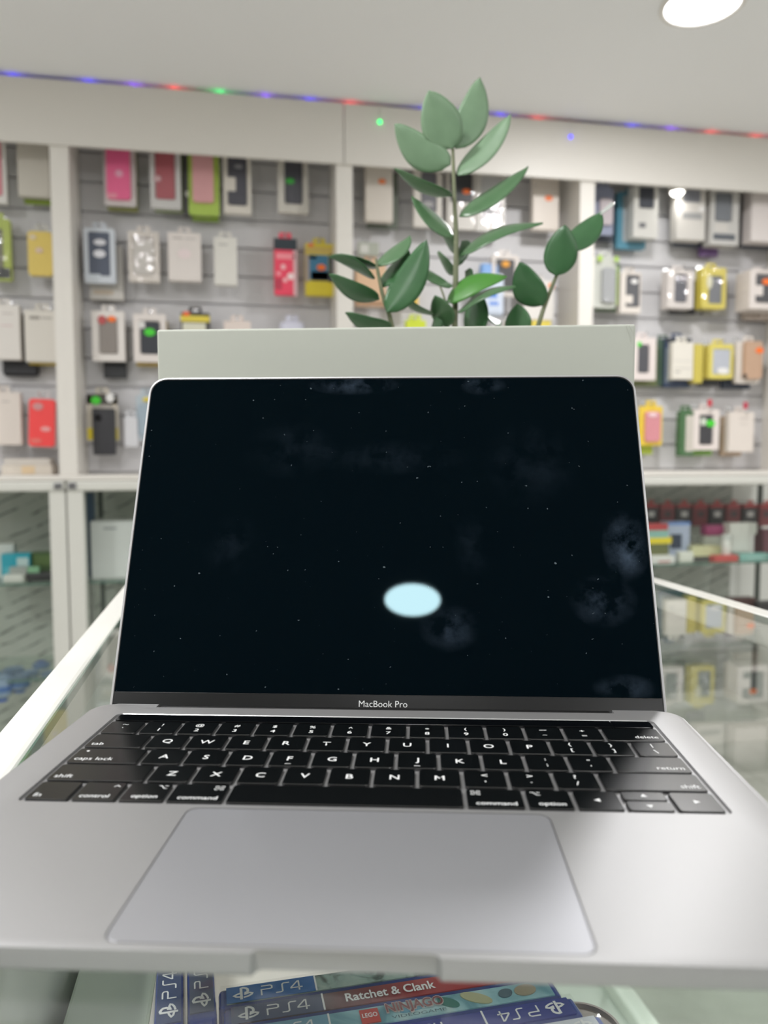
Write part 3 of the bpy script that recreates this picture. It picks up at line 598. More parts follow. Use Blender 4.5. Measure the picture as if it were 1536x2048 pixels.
pack((1064, 625, 1102, 690), 'yellow edged pack just above the tall carton on the right', 'solid', (226, 206, 90), t=0.03)
pack((812, 640, 852, 700), 'lime pack just above the tall carton behind the plant', 'solid', (206, 220, 60), t=0.03)
pack((1010, 640, 1046, 700), 'cream carton just above the tall carton behind the plant', 'solid', (224, 218, 206), t=0.03)
# ---- fourth bay
pack((1188, 372, 1230, 468), 'blue grey pack with a pink picture right of the third post', 'blister', (150, 156, 178), (196, 186, 190), win=(.3, .2, .9, .75), t=0.03)
pack((1187, 400, 1228, 482), 'dark pack hanging behind the blue grey one', 'solid', (70, 76, 88), off=0.045, t=0.02, hook=False, tab=False)
pack((1268, 370, 1316, 475), 'white window carton with a black case top and small grey square under the fascia', 'win', (224, 222, 216), (64, 68, 78), win=(.2, .55, .86, .98), film=True, t=0.05, band=((.22, .18, .5, .28, (120, 120, 124)),))
pack((1234, 385, 1292, 498), 'teal blue framed pack hanging behind the white window carton', 'frame', (84, 142, 164), (176, 182, 184), off=0.05, t=0.024, win=(.2, .12, .9, .95))
pack((1354, 375, 1411, 480), 'light carton with a grey striped label under the bright puck light', 'solid', (208, 204, 198), t=0.05, band=((.2, .4, .88, .52, (156, 156, 156)), (.2, .72, .8, .96, (132, 134, 142))), st=((.86, .6, .22, .1, WS),))
pack((1350, 392, 1408, 492), 'navy bottomed pack behind the carton with a grey striped label', 'solid', (66, 76, 92), off=0.04, t=0.02, hook=False, tab=False)
pack((1422, 380, 1478, 490), 'grey window carton with a slate case and dark foot', 'win', (196, 194, 190), (116, 120, 126), win=(.14, .42, .76, .96), t=0.055, band=((.1, .09, .88, .2, (78, 84, 92)), (.14, .24, .6, .38, (206, 202, 196))))
pack((1402, 418, 1438, 513), 'purple bottomed pack peeping out behind the slate case carton', 'solid', (122, 92, 144), off=0.04, t=0.02, hook=False, tab=False)
pack((1504, 380, 1570, 484), 'white carton in the top row cut by the right picture edge', 'solid', (228, 220, 217), t=0.06)
pack((1488, 390, 1552, 496), 'navy pack hanging behind the white carton at the right edge', 'solid', (70, 76, 92), off=0.03, t=0.02, hook=False, tab=False)
pack((1190, 512, 1236, 614), 'lime topped clear pack with a silver case right of the third post', 'blister', (220, 222, 214), (178, 180, 182), win=(.34, .1, .9, .78), t=0.035, band=((.1, .9, .3, 1, (184, 224, 74)), (.84, .9, 1, 1, (184, 224, 74)), (.94, .04, 1, .8, (190, 214, 130))), film=True)
pack((1194, 525, 1240, 622), 'dark green edged pack behind the lime topped clear pack', 'solid', (92, 116, 84), off=0.045, t=0.02, hook=False, tab=False)
pack((1241, 545, 1282, 626), 'white window carton with a charcoal case and notch beside the lime topped pack', 'win', (226, 218, 210), (92, 92, 96), win=(.26, .14, .96, .95), notch=(.24, .24, .6, .44), st=((.66, .78, .34, .12, WS),), t=0.03)
pack((1336, 540, 1387, 616), 'white window carton with a grey case in a deep stack of the second row', 'win', (228, 220, 215), (104, 104, 112), win=(.26, .14, .76, .9), st=((.6, .78, .3, .12, (206, 200, 206)),), t=0.05, film=True)
pack((1342, 560, 1392, 628), 'black bottomed pack under the deep white stack', 'solid', (66, 66, 70), off=0.04, t=0.02, hook=False, tab=False)
pack((1404, 535, 1452, 617), 'yellow framed pack with a grey case in the second row', 'frame', (224, 208, 96), (122, 124, 130), win=(.28, .12, .84, .8), t=0.045, film=True, st=((.3, .64, .24, .34, (232, 228, 200)),))
pack((1408, 560, 1456, 630), 'grey carton hanging behind the yellow framed pack', 'solid', (170, 168, 164), off=0.04, t=0.02, hook=False, tab=False)
pack((1500, 540, 1562, 618), 'white window carton with a black case and orange sticker at the right edge', 'win', (228, 219, 214), (78, 78, 82), win=(.18, .14, .9, .92), st=((.52, .7, .28, .16, O),), notch=(.12, .34, .42, .6), t=0.09, off=0.12)
pack((1492, 560, 1552, 640), 'beige carton hanging low behind the orange stickered carton', 'solid', (196, 182, 172), off=0.05, t=0.03, hook=False, tab=False)
pack((1262, 675, 1312, 760), 'white window carton with a charcoal case and green corner sticker beside the tall carton', 'win', (230, 219, 215), (80, 80, 86), win=(.28, .16, .74, .84), t=0.03, st=((.32, .84, .16, .12, G_),))
pack((1268, 690, 1316, 772), 'olive bottomed pack behind the green cornered carton', 'solid', (120, 130, 84), off=0.045, t=0.02, hook=False, tab=False)
pack((1345, 684, 1387, 759), 'white carton with tiny grey print in the third row', 'solid', (230, 225, 214), t=0.03, off=0.11, lines=((.15, .2, .38, (150, 148, 144)), (.1, .3, .9, (206, 202, 194)), (.1, .5, .9, (214, 210, 202))))
pack((1330, 676, 1382, 775), 'navy pack with a dark header behind the white carton with tiny print', 'solid', (64, 78, 106), off=0.06, t=0.03, hook=False, band=((0, .9, 1, 1, (48, 54, 64)), (.02, .1, .3, .8, (140, 150, 158))))
pack((1313, 680, 1344, 772), 'dark green edged pack left of the navy pack', 'solid', (78, 100, 84), off=0.045, t=0.03, hook=False)
pack((1388, 688, 1406, 766), 'narrow yellow pack on edge right of the white carton with tiny print', 'solid', (206, 190, 84), off=0.07, t=0.04, hook=False, tab=False)
pack((1418, 688, 1466, 757), 'yellow framed pack with a silver case in the third row', 'frame', (222, 208, 104), (186, 190, 200), win=(.16, .12, .9, .86), t=0.05, st=((.58, .22, .5, .2, WS),))
pack((1400, 700, 1440, 772), 'black bottomed pack behind the yellow framed silver case', 'solid', (62, 64, 70), off=0.04, t=0.02, hook=False, tab=False)
pack((1478, 682, 1526, 766), 'kraft brown phone case on a white card with an orange sticker', 'blister', (228, 220, 212), (196, 162, 136), win=(.26, .1, .98, 1.0), t=0.04, st=((.84, .78, .34, .14, O), (.26, .16, .14, .12, (50, 46, 44))))
pack((1446, 710, 1502, 778), 'navy pack hanging low behind the kraft brown case', 'solid', (70, 78, 94), off=0.035, t=0.02, hook=False, tab=False)
pack((1281, 812, 1327, 891), 'rose pink phone case on a yellow card beside the laptop screen', 'blister', (236, 204, 72), (216, 144, 152), win=(.22, .1, .88, .86), t=0.02, st=((.52, .78, .4, .12, (240, 208, 212)),))
pack((1278, 830, 1306, 909), 'lime pack hanging low behind the rose pink case', 'solid', (180, 200, 70), off=0.04, t=0.02, hook=False, tab=False)
pack((1386, 819, 1438, 900), 'white window carton on a red tipped hook with black case and green sticker', 'win', (232, 222, 217), (64, 64, 68), win=(.24, .12, .78, .88), st=((.66, .66, .34, .18, G_), (.38, .7, .24, .2, (206, 214, 200))), t=0.03, tip=(206, 60, 76))
pack((1360, 822, 1388, 912), 'dark green pack on edge left of the red tipped hook', 'solid', (74, 112, 72), off=0.07, t=0.03, hook=False, band=((.4, .1, .96, .9, (206, 200, 190)),))
pack((1376, 835, 1425, 911), 'fresh green bottomed pack behind the green stickered carton', 'solid', (130, 176, 84), off=0.045, t=0.02, hook=False, tab=False)
pack((1458, 824, 1508, 904), 'plain white carton hanging rightmost in the bottom row', 'solid', (228, 219, 211), t=0.03, tip=(196, 60, 84), lines=((.4, .84, .76, (196, 186, 180)), (.4, .7, .7, (206, 198, 190))), st=())
pack((1448, 832, 1484, 912), 'tan cardboard pack behind the plain white carton in the bottom row', 'solid', (196, 172, 148), off=0.045, t=0.04, hook=False, tab=False)
# flat cartons lying on the ledge at far left
carton('flat_carton', (2, 930, 104, 947), WALLY+0.06, 0.1, (222, 214, 202), 'lower flat cream carton lying on the ledge at far left', zb=LEDGE, parts=(('printed_panel', .4, .1, .66, .9, (230, 206, 170)),))
carton('flat_carton', (8, 917, 100, 931), WALLY+0.07, 0.09, (214, 208, 200), 'upper flat cream carton on the ledge at far left', zb=LEDGE+at_y(50, 930, WALLY+0.06).z-LEDGE)

# ================================================================== THE COUNTER
H_ = 0.1425
CL0, CL1 = -0.124, -0.101          # left rim: outer and inner edge
CR0, CR1 = 0.456, 0.481            # right rim
CN, CFAR = -0.18, 1.16             # near and far end
CB = 0.42                          # height of the case's lower frame
T = thing('display_counter', 'white framed glass display counter on which the laptop lies', 'counter', ((CL0+CR1)/2, (CN+CFAR)/2, 0))
ox, oy = T.location.x, T.location.y
def cbox(name, x0, x1, y0, y1, z0, z1, m, bev=0.0, par=None):
    return obj(name, B(x0-ox, x1-ox, y0-oy, y1-oy, z0, z1, bev=bev, seg=3), m, par or T)
GT = 0.006
cbox('glass_top', CL1, CR0, CN+0.024, CFAR-0.024, GLASS-GT, GLASS, M_GLASS)
for (a, b_, c, d) in ((CL1, CL1+0.0012, CN+.024, CFAR-.024), (CR0-0.0012, CR0, CN+.024, CFAR-.024), (CL1, CR0, CFAR-.0252, CFAR-.024), (CL1, CR0, CN+.024, CN+.0252)):
    cbox('glass_edge', a, b_, c, d, GLASS-GT+0.0002, GLASS-0.0002, M_GEDGE)
cbox('top_rim', CL0, CL1, CN, CFAR, GLASS-0.028, GLASS-0.0002, M_ALU_W, 0.004)
cbox('top_rim', CR0, CR1, CN, CFAR, GLASS-0.028, GLASS-0.0002, M_ALU_W, 0.004)
cbox('top_rim', CL1, CR0, CFAR-0.024, CFAR, GLASS-0.028, GLASS-0.0002, M_ALU_W, 0.003)
cbox('top_rim', CL1, CR0, CN, CN+0.024, GLASS-0.028, GLASS-0.0002, M_ALU_W, 0.003)
for x in (CL0, CR1-0.024):
    for y in (CN, CFAR-0.024):
        cbox('corner_post', x, x+0.024, y, y+0.024, 0.0, GLASS-0.028, M_ALU_W, 0.003)
cbox('bottom_rim', CR0, CR1, CN+0.024, CFAR-0.024, CB+0.031, CB+0.055, M_ALU_W, 0.003)
cbox('bottom_rim', CL0, CL1, CN+0.024, CFAR-0.024, CB+0.031, CB+0.055, M_ALU_W, 0.003)
cbox('bottom_rim', CL0+.024, CR1-.024, CFAR-0.024, CFAR, CB+0.031, CB+0.055, M_ALU_W, 0.003)
cbox('side_board', CL1-0.012, CL1-0.002, CN+0.024, CFAR-0.024, CB+0.055, GLASS-0.028, mat('side_board_white', (242, 246, 240), 0.4))
cbox('side_glass', CR0+0.008, CR0+0.012, CN+0.024, CFAR-0.024, CB+0.055, GLASS-0.028, M_PANE)
cbox('end_glass', CL1, CR0, CFAR-0.014, CFAR-0.010, CB+0.055, GLASS-0.028, M_PANE)
cbox('bottom_board', CL1, CR0, CN+0.024, CFAR-0.024, CB+0.03, CB+0.04, mat('counter_board', (206, 208, 202), 0.4))
SHZ = GLASS - 0.275                # the shelf with the games
cbox('glass_shelf', CL1+0.002, CR0-0.002, CN+0.03, CFAR-0.03, SHZ-0.006, SHZ, M_SHELF)
cbox('shelf_edge', CR0-0.0035, CR0-0.002, CN+0.03, CFAR-0.03, SHZ-0.0058, SHZ-0.0002, M_GEDGE)
d_ = ray(1217, 1990); yj = d_.y*(CR0+0.010)/d_.x      # joint of the two side panes
cbox('glass_edge', CR0+0.0075, CR0+0.0125, yj-0.0025, yj+0.0025, CB+0.055, GLASS-0.028, mat('pane_joint', (44, 62, 56), 0.2))
# white tray on the shelf, its partition left of the games
PX = -0.148*0.28
T2 = thing('white_tray', 'white partitioned tray on the glass shelf under the counter top', 'tray', (0, 0.30, SHZ))
obj('tray_floor', B(CL1+0.004, 0.176, -0.30, 0.42, 0, 0.004), M_WHITE, T2)
obj('partition', B(PX-0.0075, PX-0.0035, -0.30, 0.42, 0.004, 0.122, bev=0.001), M_WHITE, T2)
obj('back_wall', B(CL1+0.004, 0.176, 0.416, 0.42, 0.004, 0.10, bev=0.001), M_WHITE, T2)
obj('left_block', B(CL1+0.006, PX-0.008, -0.29, 0.415, 0.004, 0.117, bev=0.002), mat('tray_block', (212, 224, 212), 0.4), T2)

# ------------------------------------------------------------------ game cases standing in the tray, spines up
GS = -0.28                         # spine tops, below the camera
GZ = CAM.z + GS
def gp(px, py): return at_z(px, py, GZ)
def logo_ps(bm, s, ox_=0, oy_=0):
    """upright P over a curved S, about s tall"""
    n = bmesh.new()
    stroke(n, [(-.10, -.5), (-.10, .42), (.02, .46), (.16, .40), (.26, .30), (.28, .14), (.22, .02), (.08, .02)], .15)
    stroke(n, [(-.10, -.30), (-.40, -.24), (-.50, -.14), (-.34, -.04), (-.14, .02)], .12, 0.0001)
    stroke(n, [(.02, -.36), (.28, -.30), (.48, -.18), (.52, -.08), (.36, -.02), (.06, -.12)], .12, 0.0002)
    xform(n, Matrix.Translation((ox_, oy_, 0)) @ Matrix.Scale(s, 4)); me = bpy.data.meshes.new('t'); n.to_mesh(me); n.free()
    bm.from_mesh(me); bpy.data.meshes.remove(me); return bm
def word_ps4(bm, s, ox_=0, oy_=0):
    n = bmesh.new(); w_ = 0.11
    stroke(n, [(0, -.5), (0, .08), (.62, .08), (.74, .14), (.74, .36), (.62, .44), (0, .44)], w_)
    stroke(n, [(.98, -.44), (1.36, -.44), (1.46, -.36), (1.46, .34), (1.56, .44), (1.98, .44)], w_)
    stroke(n, [(2.62, -.5), (2.62, .44), (2.54, .44), (2.06, -.14), (2.06, -.2), (2.86, -.2)], w_)
    xform(n, Matrix.Translation((ox_, oy_, 0)) @ Matrix.Scale(s, 4)); me = bpy.data.meshes.new('t'); n.to_mesh(me); n.free()
    bm.from_mesh(me); bpy.data.meshes.remove(me); return bm
M_PRINT = mat('print_white', (232, 234, 236), 0.5)
def art_mat(name, a, b_, c, sc):
    m = bpy.data.materials.new(name); m.use_nodes = True; nt = m.node_tree; b = nt.nodes['Principled BSDF']
    tc = nt.nodes.new('ShaderNodeTexCoord'); n = nt.nodes.new('ShaderNodeTexNoise'); n.inputs['Scale'].default_value = sc; n.inputs['Detail'].default_value = 6
    n.inputs['Distortion'].default_value = 1.0
    cr = nt.nodes.new('ShaderNodeValToRGB'); e = cr.color_ramp.elements
    e[0].position = .36; e[0].color = (*lin(a), 1); e[1].position = .66; e[1].color = (*lin(c), 1); k = cr.color_ramp.elements.new(.5); k.color = (*lin(b_), 1)
    nt.links.new(tc.outputs['Object'], n.inputs['Vector']); nt.links.new(n.outputs['Fac'], cr.inputs[0]); nt.links.new(cr.outputs[0], b.inputs['Base Color'])
    b.inputs['Roughness'].default_value = .3; return m
def grad_mat(name, a, b_, x0, x1):
    """print that runs from one ink to another along the spine"""
    m = bpy.data.materials.new(name); m.use_nodes = True; nt = m.node_tree; b = nt.nodes['Principled BSDF']
    tc = nt.nodes.new('ShaderNodeTexCoord'); sp = nt.nodes.new('ShaderNodeSeparateXYZ'); mr = nt.nodes.new('ShaderNodeMapRange')
    mr.inputs[1].default_value = x0; mr.inputs[2].default_value = x1; mx = nt.nodes.new('ShaderNodeMix'); mx.data_type = 'RGBA'
    mx.inputs[6].default_value = (*lin(a), 1); mx.inputs[7].default_value = (*lin(b_), 1)
    nt.links.new(tc.outputs['Object'], sp.inputs[0]); nt.links.new(sp.outputs[0], mr.inputs[0]); nt.links.new(mr.outputs[0], mx.inputs[0]); nt.links.new(mx.outputs[2], b.inputs['Base Color'])
    b.inputs['Roughness'].default_value = .3; return m
GL, GTk, GHt = 0.172, 0.0145, 0.134
M_CASE = mat('blue_case_plastic', (38, 66, 150), 0.15, coat=0.5)
def game(mid, rz, label, band, art, flip=False, shell=None, divider=True, length=GL, lw=0.046):
    """mid = centre of the spine top; local x runs along the spine in reading direction"""
    T = thing('game_case', label, 'game case', (mid.x, mid.y, SHZ+0.004), rz, 'game cases in the white tray')
    zt = GZ - SHZ - 0.004
    obj('case_shell', B(-length/2, length/2, -GTk/2, GTk/2, 0, zt-0.0008, bev=0.0025, seg=3), shell or M_CASE, T)
    y = GTk/2-0.0012
    s = obj('spine_sheet', B(-length/2+0.004, length/2-0.004, -y, y, zt-0.001, zt-0.0003), art, T)
    xb = -length/2+0.004
    obj('logo_band', B(xb, xb+lw, -y, y, zt-0.0003, zt-0.0001), band, T)
    bm = bmesh.new(); logo_ps(bm, 0.0092, xb+0.0085, 0); obj('logo', xform(bm, Matrix.Translation((0, 0, zt+0.0001))), M_PRINT, T)
    bm = bmesh.new(); word_ps4(bm, 0.0075, xb+0.018, 0.0); obj('lettering', xform(bm, Matrix.Translation((0, 0, zt+0.0001))), M_PRINT, T)
    if divider: obj('divider_line', B(xb+lw, xb+lw+0.0009, -y, y, zt-0.0003, zt+0.0001), M_PRINT, T)
    # clear sleeve that wraps the spine
    sl = bmesh.new(); r_ = 0.00035
    box(sl, -length/2+0.001, length/2-0.001, -GTk/2-r_, GTk/2+r_, zt-0.02, zt+r_)
    obj('clear_sleeve', sl, M_FILM, T)
    return T, zt
def words(T, zt, body, x, width, size, m, y=0, align='LEFT', bold=0.0):
    bm = text_bm(body, size, align, width, bold=bold); xform(bm, Matrix.Translation((x, y, zt+0.0002))); return obj('lettering', bm, m, T)
# spine direction from two points of one spine edge in the photo
pa, pb = gp(620, 2029), gp(1125, 1991.7*0+1947)
pa, pb = gp(432, 2015), gp(990, 1925)
ga, gb = gp(760, 2006), gp(1120, 1949)
ang = math.atan2(gb.y-ga.y, gb.x-ga.x)
ux, uy = Vector((math.cos(ang), math.sin(ang), 0)), Vector((-math.sin(ang), math.cos(ang), 0))
r3 = gp(1128, 1991)                # right end of the third spine, near corner
row0 = (r3 + uy*(GTk/2+0.0008))    # right end of the third spine, middle
STEP = 0.0153
def spine_mid(k, shift=0.0):       # k = 0 is the third spine, + towards the wall
    return row0 + uy*(STEP*k) - ux*(GL/2) + ux*shift
INK = {'navy': mat('ink_navy', (58, 74, 112), .3), 'blue': mat('ink_blue', (34, 104, 176), .3), 'teal': mat('ink_teal', (110, 160, 186), .3), 'deep': mat('ink_deep_blue', (38, 52, 140), .3)}
T, zt = game(spine_mid(2, -0.003), ang, 'blue banded game case with a speckled grey green spine, farthest of the row', INK['blue'], art_mat('speckled_art', (70, 84, 80), (140, 164, 158), (160, 180, 172), 90))
T, zt = game(spine_mid(1, -0.001), ang, 'game case with a brown to red spine and a white two word title', INK['navy'], grad_mat('red_spine', (74, 60, 64), (168, 36, 44), -0.04, 0.03))
words(T, zt, 'Ratchet & Clank', -GL/2+0.062, 0.048, 0.0085, M_PRINT, bold=0.02)
T, zt = game(spine_mid(0), ang, 'game case with icy teal pictures and a small red square logo on its spine', INK['teal'], art_mat('icy_art', (84, 140, 156), (150, 196, 206), (190, 214, 214), 30))
x = -GL/2+0.066
o = obj('red_logo_square', B(x, x+0.0095, -0.0052, 0.0045, zt-0.0003, zt+0.0002), mat('logo_red', (190, 56, 50), .4), T)
words(T, zt+0.0002, 'LEGO', x+0.0009, 0.0077, 0.0042, M_PRINT, align='LEFT', bold=0.012)
words(T, zt+0.0004, 'NINJAGO', x+0.0135, 0.030, 0.0085, mat('title_maroon', (120, 66, 70), .4), y=0.0016, bold=0.02)
words(T, zt+0.0002, 'NINJAGO', x+0.0133, 0.0306, 0.0092, mat('title_pale', (206, 190, 186), .4), y=0.0016, bold=0.05)
words(T, zt+0.0004, 'VIDEOGAME', x+0.015, 0.0285, 0.0030, mat('title_grey', (60, 86, 96), .4), y=-0.0044)
for (u, l, wv, c, rot) in ((0.112, 0.012, 0.006, (56, 120, 112), -35), (0.127, 0.017, 0.007, (176, 178, 140), -30), (0.143, 0.008, 0.006, (70, 96, 110), 20), (0.154, 0.012, 0.008, (150, 140, 116), 5), (0.094, 0.016, 0.0035, (96, 156, 180), 10)):
    obj('picture_patch', xform(Pr(oval(l, wv, 20), zt-0.0003, zt+0.0001+u*0.0005), Matrix.Translation((-GL/2+u, 0.0005, 0)) @ Matrix.Rotation(math.radians(rot), 4, 'Z')), cm(c, .35), T)
# the fourth lies the other way round: its lettering is upside down
T, zt = game(spine_mid(-1, 0.0045), ang+PI, 'deep blue game case standing the other way round, its lettering upside down', INK['deep'], INK['deep'])
words(T, zt, 'Horizon', -GL/2+0.072, 0.0235, 0.0085, M_PRINT, bold=0.01)
T, zt = game(spine_mid(-2, 0.012), ang+PI, 'white spined game case nearest the viewer with its right end showing', mat('ink_white', (206, 212, 222), .3), mat('ink_white2', (206, 212, 222), .3), shell=mat('pale_case', (96, 116, 190), .15, coat=.5))
# two cases along the counter, left of the row; local x points away from the viewer
for k, (p0, p1, lab, ink) in enumerate((((337, 2040), (339, 1960), 'dark blue game case standing lengthwise against the white partition', (52, 70, 112)),
                                       ((402, 2032), (392, 1960), 'slate blue game case standing lengthwise right beside the dark blue one', (72, 84, 116)))):
    if k == 0:
        a = gp(*p0); d_ = gp(*p1)-a; d_.z = 0; d_.normalize()
    else: a = a + Vector((d_.y, -d_.x, 0))*0.0163 + d_*0.004
    rz = math.atan2(d_.y, d_.x); base = a
    m_ = base + d_*(GL/2-0.006)
    game(m_, rz, lab, mat('ink_band_%d' % k, ink, .3), mat('ink_sheet_%d' % k, ink, .3), divider=False, lw=0.05)
# grey round tin right of the games
TZ = CAM.z-0.33
p = at_z(1167, 2056, TZ)
T = thing('round_tin', 'grey brown round tin with a rolled rim beside the game cases', 'tin', (p.x, p.y, SHZ))
zt = TZ-SHZ
smooth_angle(obj('body', lathe(bmesh.new(), [(0, 0), (.0205, 0), (.0215, .002), (.0215, zt-.004), (0, zt-.004)], 40), mat('tin_grey', (112, 116, 112), .35, .4), T))
smooth_angle(obj('lid', lathe(bmesh.new(), [(.022, zt-.012), (.023, zt-.011), (.023, zt-.002), (.022, zt), (.0205, zt), (.0195, zt-.002), (.0, zt-.002)], 40), mat('tin_lid', (132, 124, 118), .4, .2), T))

# ================================================================== THE LAPTOP
LX, LY, LROT = 0.02596, 0.19426, -math.radians(10.7+2.655)
LAP = thing('laptop', 'open silver grey laptop with black keys and a dark glossy screen on the glass counter', 'laptop', (LX, LY, GLASS), LROT)
mm = 0.001
DK = 0.0105                        # deck above the glass
M_ALU = mat('space_grey_aluminium', (184, 184, 185), 0.48, 0.82, bump=0.02, nscale=1800)
M_ALU_T = mat('trackpad_glass', (186, 187, 192), 0.43, 0.75)
M_KEY = mat('key_black', (7, 9, 10), 0.25, 0, 0.85)
M_LEG = mat('legend_white', (238, 240, 240), 0.5)
M_BLACK = mat('hinge_black', (12, 12, 13), 0.5)
bm = Pr(rrect(-0.1518, 0.1518, 0.0022, 0.2075, 0.011, 8), 0.0034, DK)
bmesh.ops.bevel(bm, geom=[e for e in bm.edges if abs(e.verts[0].co.z-e.verts[1].co.z) < 1e-6 and e.verts[0].co.z > DK-1e-4], offset=0.0007, segments=3, profile=.5, affect='EDGES')
bmesh.ops.bevel(bm, geom=[e for e in bm.edges if abs(e.verts[0].co.z-e.verts[1].co.z) < 1e-6 and e.verts[0].co.z < 0.0035], offset=0.0018, segments=4, profile=.5, affect='EDGES')
base = obj('base', bm, M_ALU, LAP)
def cut(bm):
    c = obj('cutter', bm); c.parent = LAP
    boolean(base, c)
WX0, WX1, WY0, WY1 = -0.1353, 0.1353, 0.0899, 0.1915
cut(Pr(rrect(WX0, WX1, WY0, WY1, 0.0028, 4), DK-0.0013, DK+0.004))
TX, TY0, TY1 = 0.0668, 0.0058, 0.0868
cut(Pr(rrect(-TX-.0005, TX+.0005, TY0-.0005, TY1+.0005, 0.0045, 4), DK-0.0014, DK+0.004))
cut(B(-0.119, 0.119, 0.2025, 0.22, DK-0.0075, DK+0.01))
# finger scoop in the front edge
sc_ = bmesh.new(); n = 10
prof = [(-0.004, -0.0085)] + [(0.0042*math.cos(a)-0.0, -0.0085+0.0098*math.sin(a)) for a in [PI*0.5*k/n for k in range(n+1)]] + [(-0.004, 0.0013)]
lo = []; 
for xx, sc in ((-0.0256, .35), (-0.0252, .7), (-0.0243, .92), (-0.0228, 1), (0.0228, 1), (0.0243, .92), (0.0252, .7), (0.0256, .35)):
    lo.append([sc_.verts.new((xx, -0.002+(p_[0]+0.004)*sc, DK+0.0013+(p_[1]-0.0013)*1.0)) for p_ in prof])
for A_, B2 in zip(lo, lo[1:]):
    for k in range(len(prof)): sc_.faces.new((A_[k], A_[(k+1) % len(prof)], B2[(k+1) % len(prof)], B2[k]))
sc_.faces.new(lo[0]); sc_.faces.new(list(reversed(lo[-1])))
bmesh.ops.recalc_face_normals(sc_, faces=sc_.faces[:])
cut(sc_)
smooth_angle(base, 30)
for sx_ in (-1, 1):
    for y in (0.018, 0.19):
        obj('rubber_foot', lathe(bmesh.new(), [(0, 0.0002), (.006, 0.0002), (.0065, .0008), (.0065, .0036), (0, .0036)], 24), M_BLACK, LAP, loc=(sx_*0.132, y, 0))
tp = obj('trackpad', Pr(rrect(-TX, TX, TY0, TY1, 0.0041, 5), DK-0.0012, DK-0.0001, bev=0.0002), M_ALU_T, LAP)
# keys
U, V, G = 0.018478, 0.018073, 0.0017
KX0, KY0 = -7.25*U, 0.090664
KT = DK + 0.0001
def put(par, bm, x, y):
    xform(bm, Matrix.Translation((x, y, KT+0.00006))); return obj('legend', bm, M_LEG, par)
def sym(kind, s):
    bm = bmesh.new()
    if kind == 'cmd':
        for cx_, cy_ in ((-1, -1), (1, -1), (1, 1), (-1, 1)):
            stroke(bm, [(cx_*.62+.36*math.cos(a), cy_*.62+.36*math.sin(a)) for a in [2*PI*k/12 for k in range(12)]], .17, 0, True)
        for q in (-.30, .30):
            stroke(bm, [(q, -.7), (q, .7)], .15); stroke(bm, [(-.7, q), (.7, q)], .15)
    elif kind == 'opt':
        stroke(bm, [(-1, .62), (-.42, .62), (.36, -.62), (1, -.62)], .2); stroke(bm, [(.25, .62), (1, .62)], .2)
    elif kind == 'ctl': stroke(bm, [(-.75, -.3), (0, .5), (.75, -.3)], .22)
    elif kind in 'lrud':
        a = {'l': PI, 'r': 0, 'u': PI/2, 'd': -PI/2}[kind]
        vs = [bm.verts.new((math.cos(a+k)*.62, math.sin(a+k)*.62, 0)) for k in (0, 2*PI/3, 4*PI/3)]; bm.faces.new(vs)
    elif kind == 'dot':
        bm.faces.new([bm.verts.new((.5*math.cos(2*PI*k/14), .5*math.sin(2*PI*k/14), 0)) for k in range(14)])
    elif kind == 'tilde': stroke(bm, [(-.8, -.15), (-.5, .2), (-.15, .15), (.15, -.15), (.5, -.2), (.8, .15)], .2)
    elif kind == 'bar': stroke(bm, [(-.6, 0), (.6, 0)], .2)
    elif kind == 'vbar': stroke(bm, [(0, -.9), (0, .9)], .17)
    elif kind == 'ebar': stroke(bm, [(-.6, .22), (.6, .22)], .18); stroke(bm, [(-.6, -.22), (.6, -.22)], .18)
    for v in bm.verts: v.co *= s
    return bm
def key(u, wu, row, leg, y0=None, y1=None):
    x0, x1 = KX0+u*U+G/2, KX0+(u+wu)*U-G/2
    a = KY0+row*V+G/2 if y0 is None else y0; b_ = KY0+(row+1)*V-G/2 if y1 is None else y1
    k = obj('key', Pr(rrect(x0, x1, a, b_, 0.0016, 4), DK-0.0012, KT, bev=0.0003), M_KEY, LAP)
    cx_, cy_ = (x0+x1)/2, (a+b_)/2
    for (kind, body, px_, py_, size) in leg:
        if kind == 't': put(k, text_bm(body, size, bold=0.008), cx_+px_, cy_+py_)
        elif kind == 'L': put(k, text_bm(body, size, 'LEFT'), x0+0.0022, cy_+py_)
        elif kind == 'R': put(k, text_bm(body, size, 'RIGHT'), x1-0.0022, cy_+py_)
        else: put(k, sym(kind, size), (x0+px_ if px_ > 0.0 and kind in ('dot',) else cx_+px_), cy_+py_)
    return k
TOP, BOT, SS = 0.0034, -0.0028, 0.0045
row4 = [('~', '`'), ('!', '1'), ('@', '2'), ('#', '3'), ('$', '4'), ('%', '5'), ('^', '6'), ('&', '7'), ('*', '8'), ('(', '9'), (')', '0'), ('_', '-'), ('+', '=')]
for i, (a, b_) in enumerate(row4):
    up = ('tilde', '', 0, TOP, .0017) if a == '~' else (('bar', '', 0, TOP+.0004, .0028) if a == '_' else ('t', a, 0, TOP, SS))
    dn = ('bar', '', 0, BOT, .0018) if b_ == '-' else (('ebar', '', 0, BOT, .0020) if b_ == '=' else ('t', b_, 0, BOT if b_ != '`' else -0.001, SS+.0004))
    key(i, 1, 4, (up, dn))
key(13, 1.5, 4, (('R', 'delete', 0, -0.0035, .0044),))
key(0, 1.5, 3, (('L', 'tab', 0, -0.0042, .0046),))
for i, c in enumerate('QWERTYUIOP'): key(1.5+i, 1, 3, (('t', c, 0, 0, .0062),))
key(11.5, 1, 3, (('t', '{', 0, TOP, SS), ('t', '[', 0, BOT-.0006, SS)))
key(12.5, 1, 3, (('t', '}', 0, TOP, SS), ('t', ']', 0, BOT-.0006, SS)))
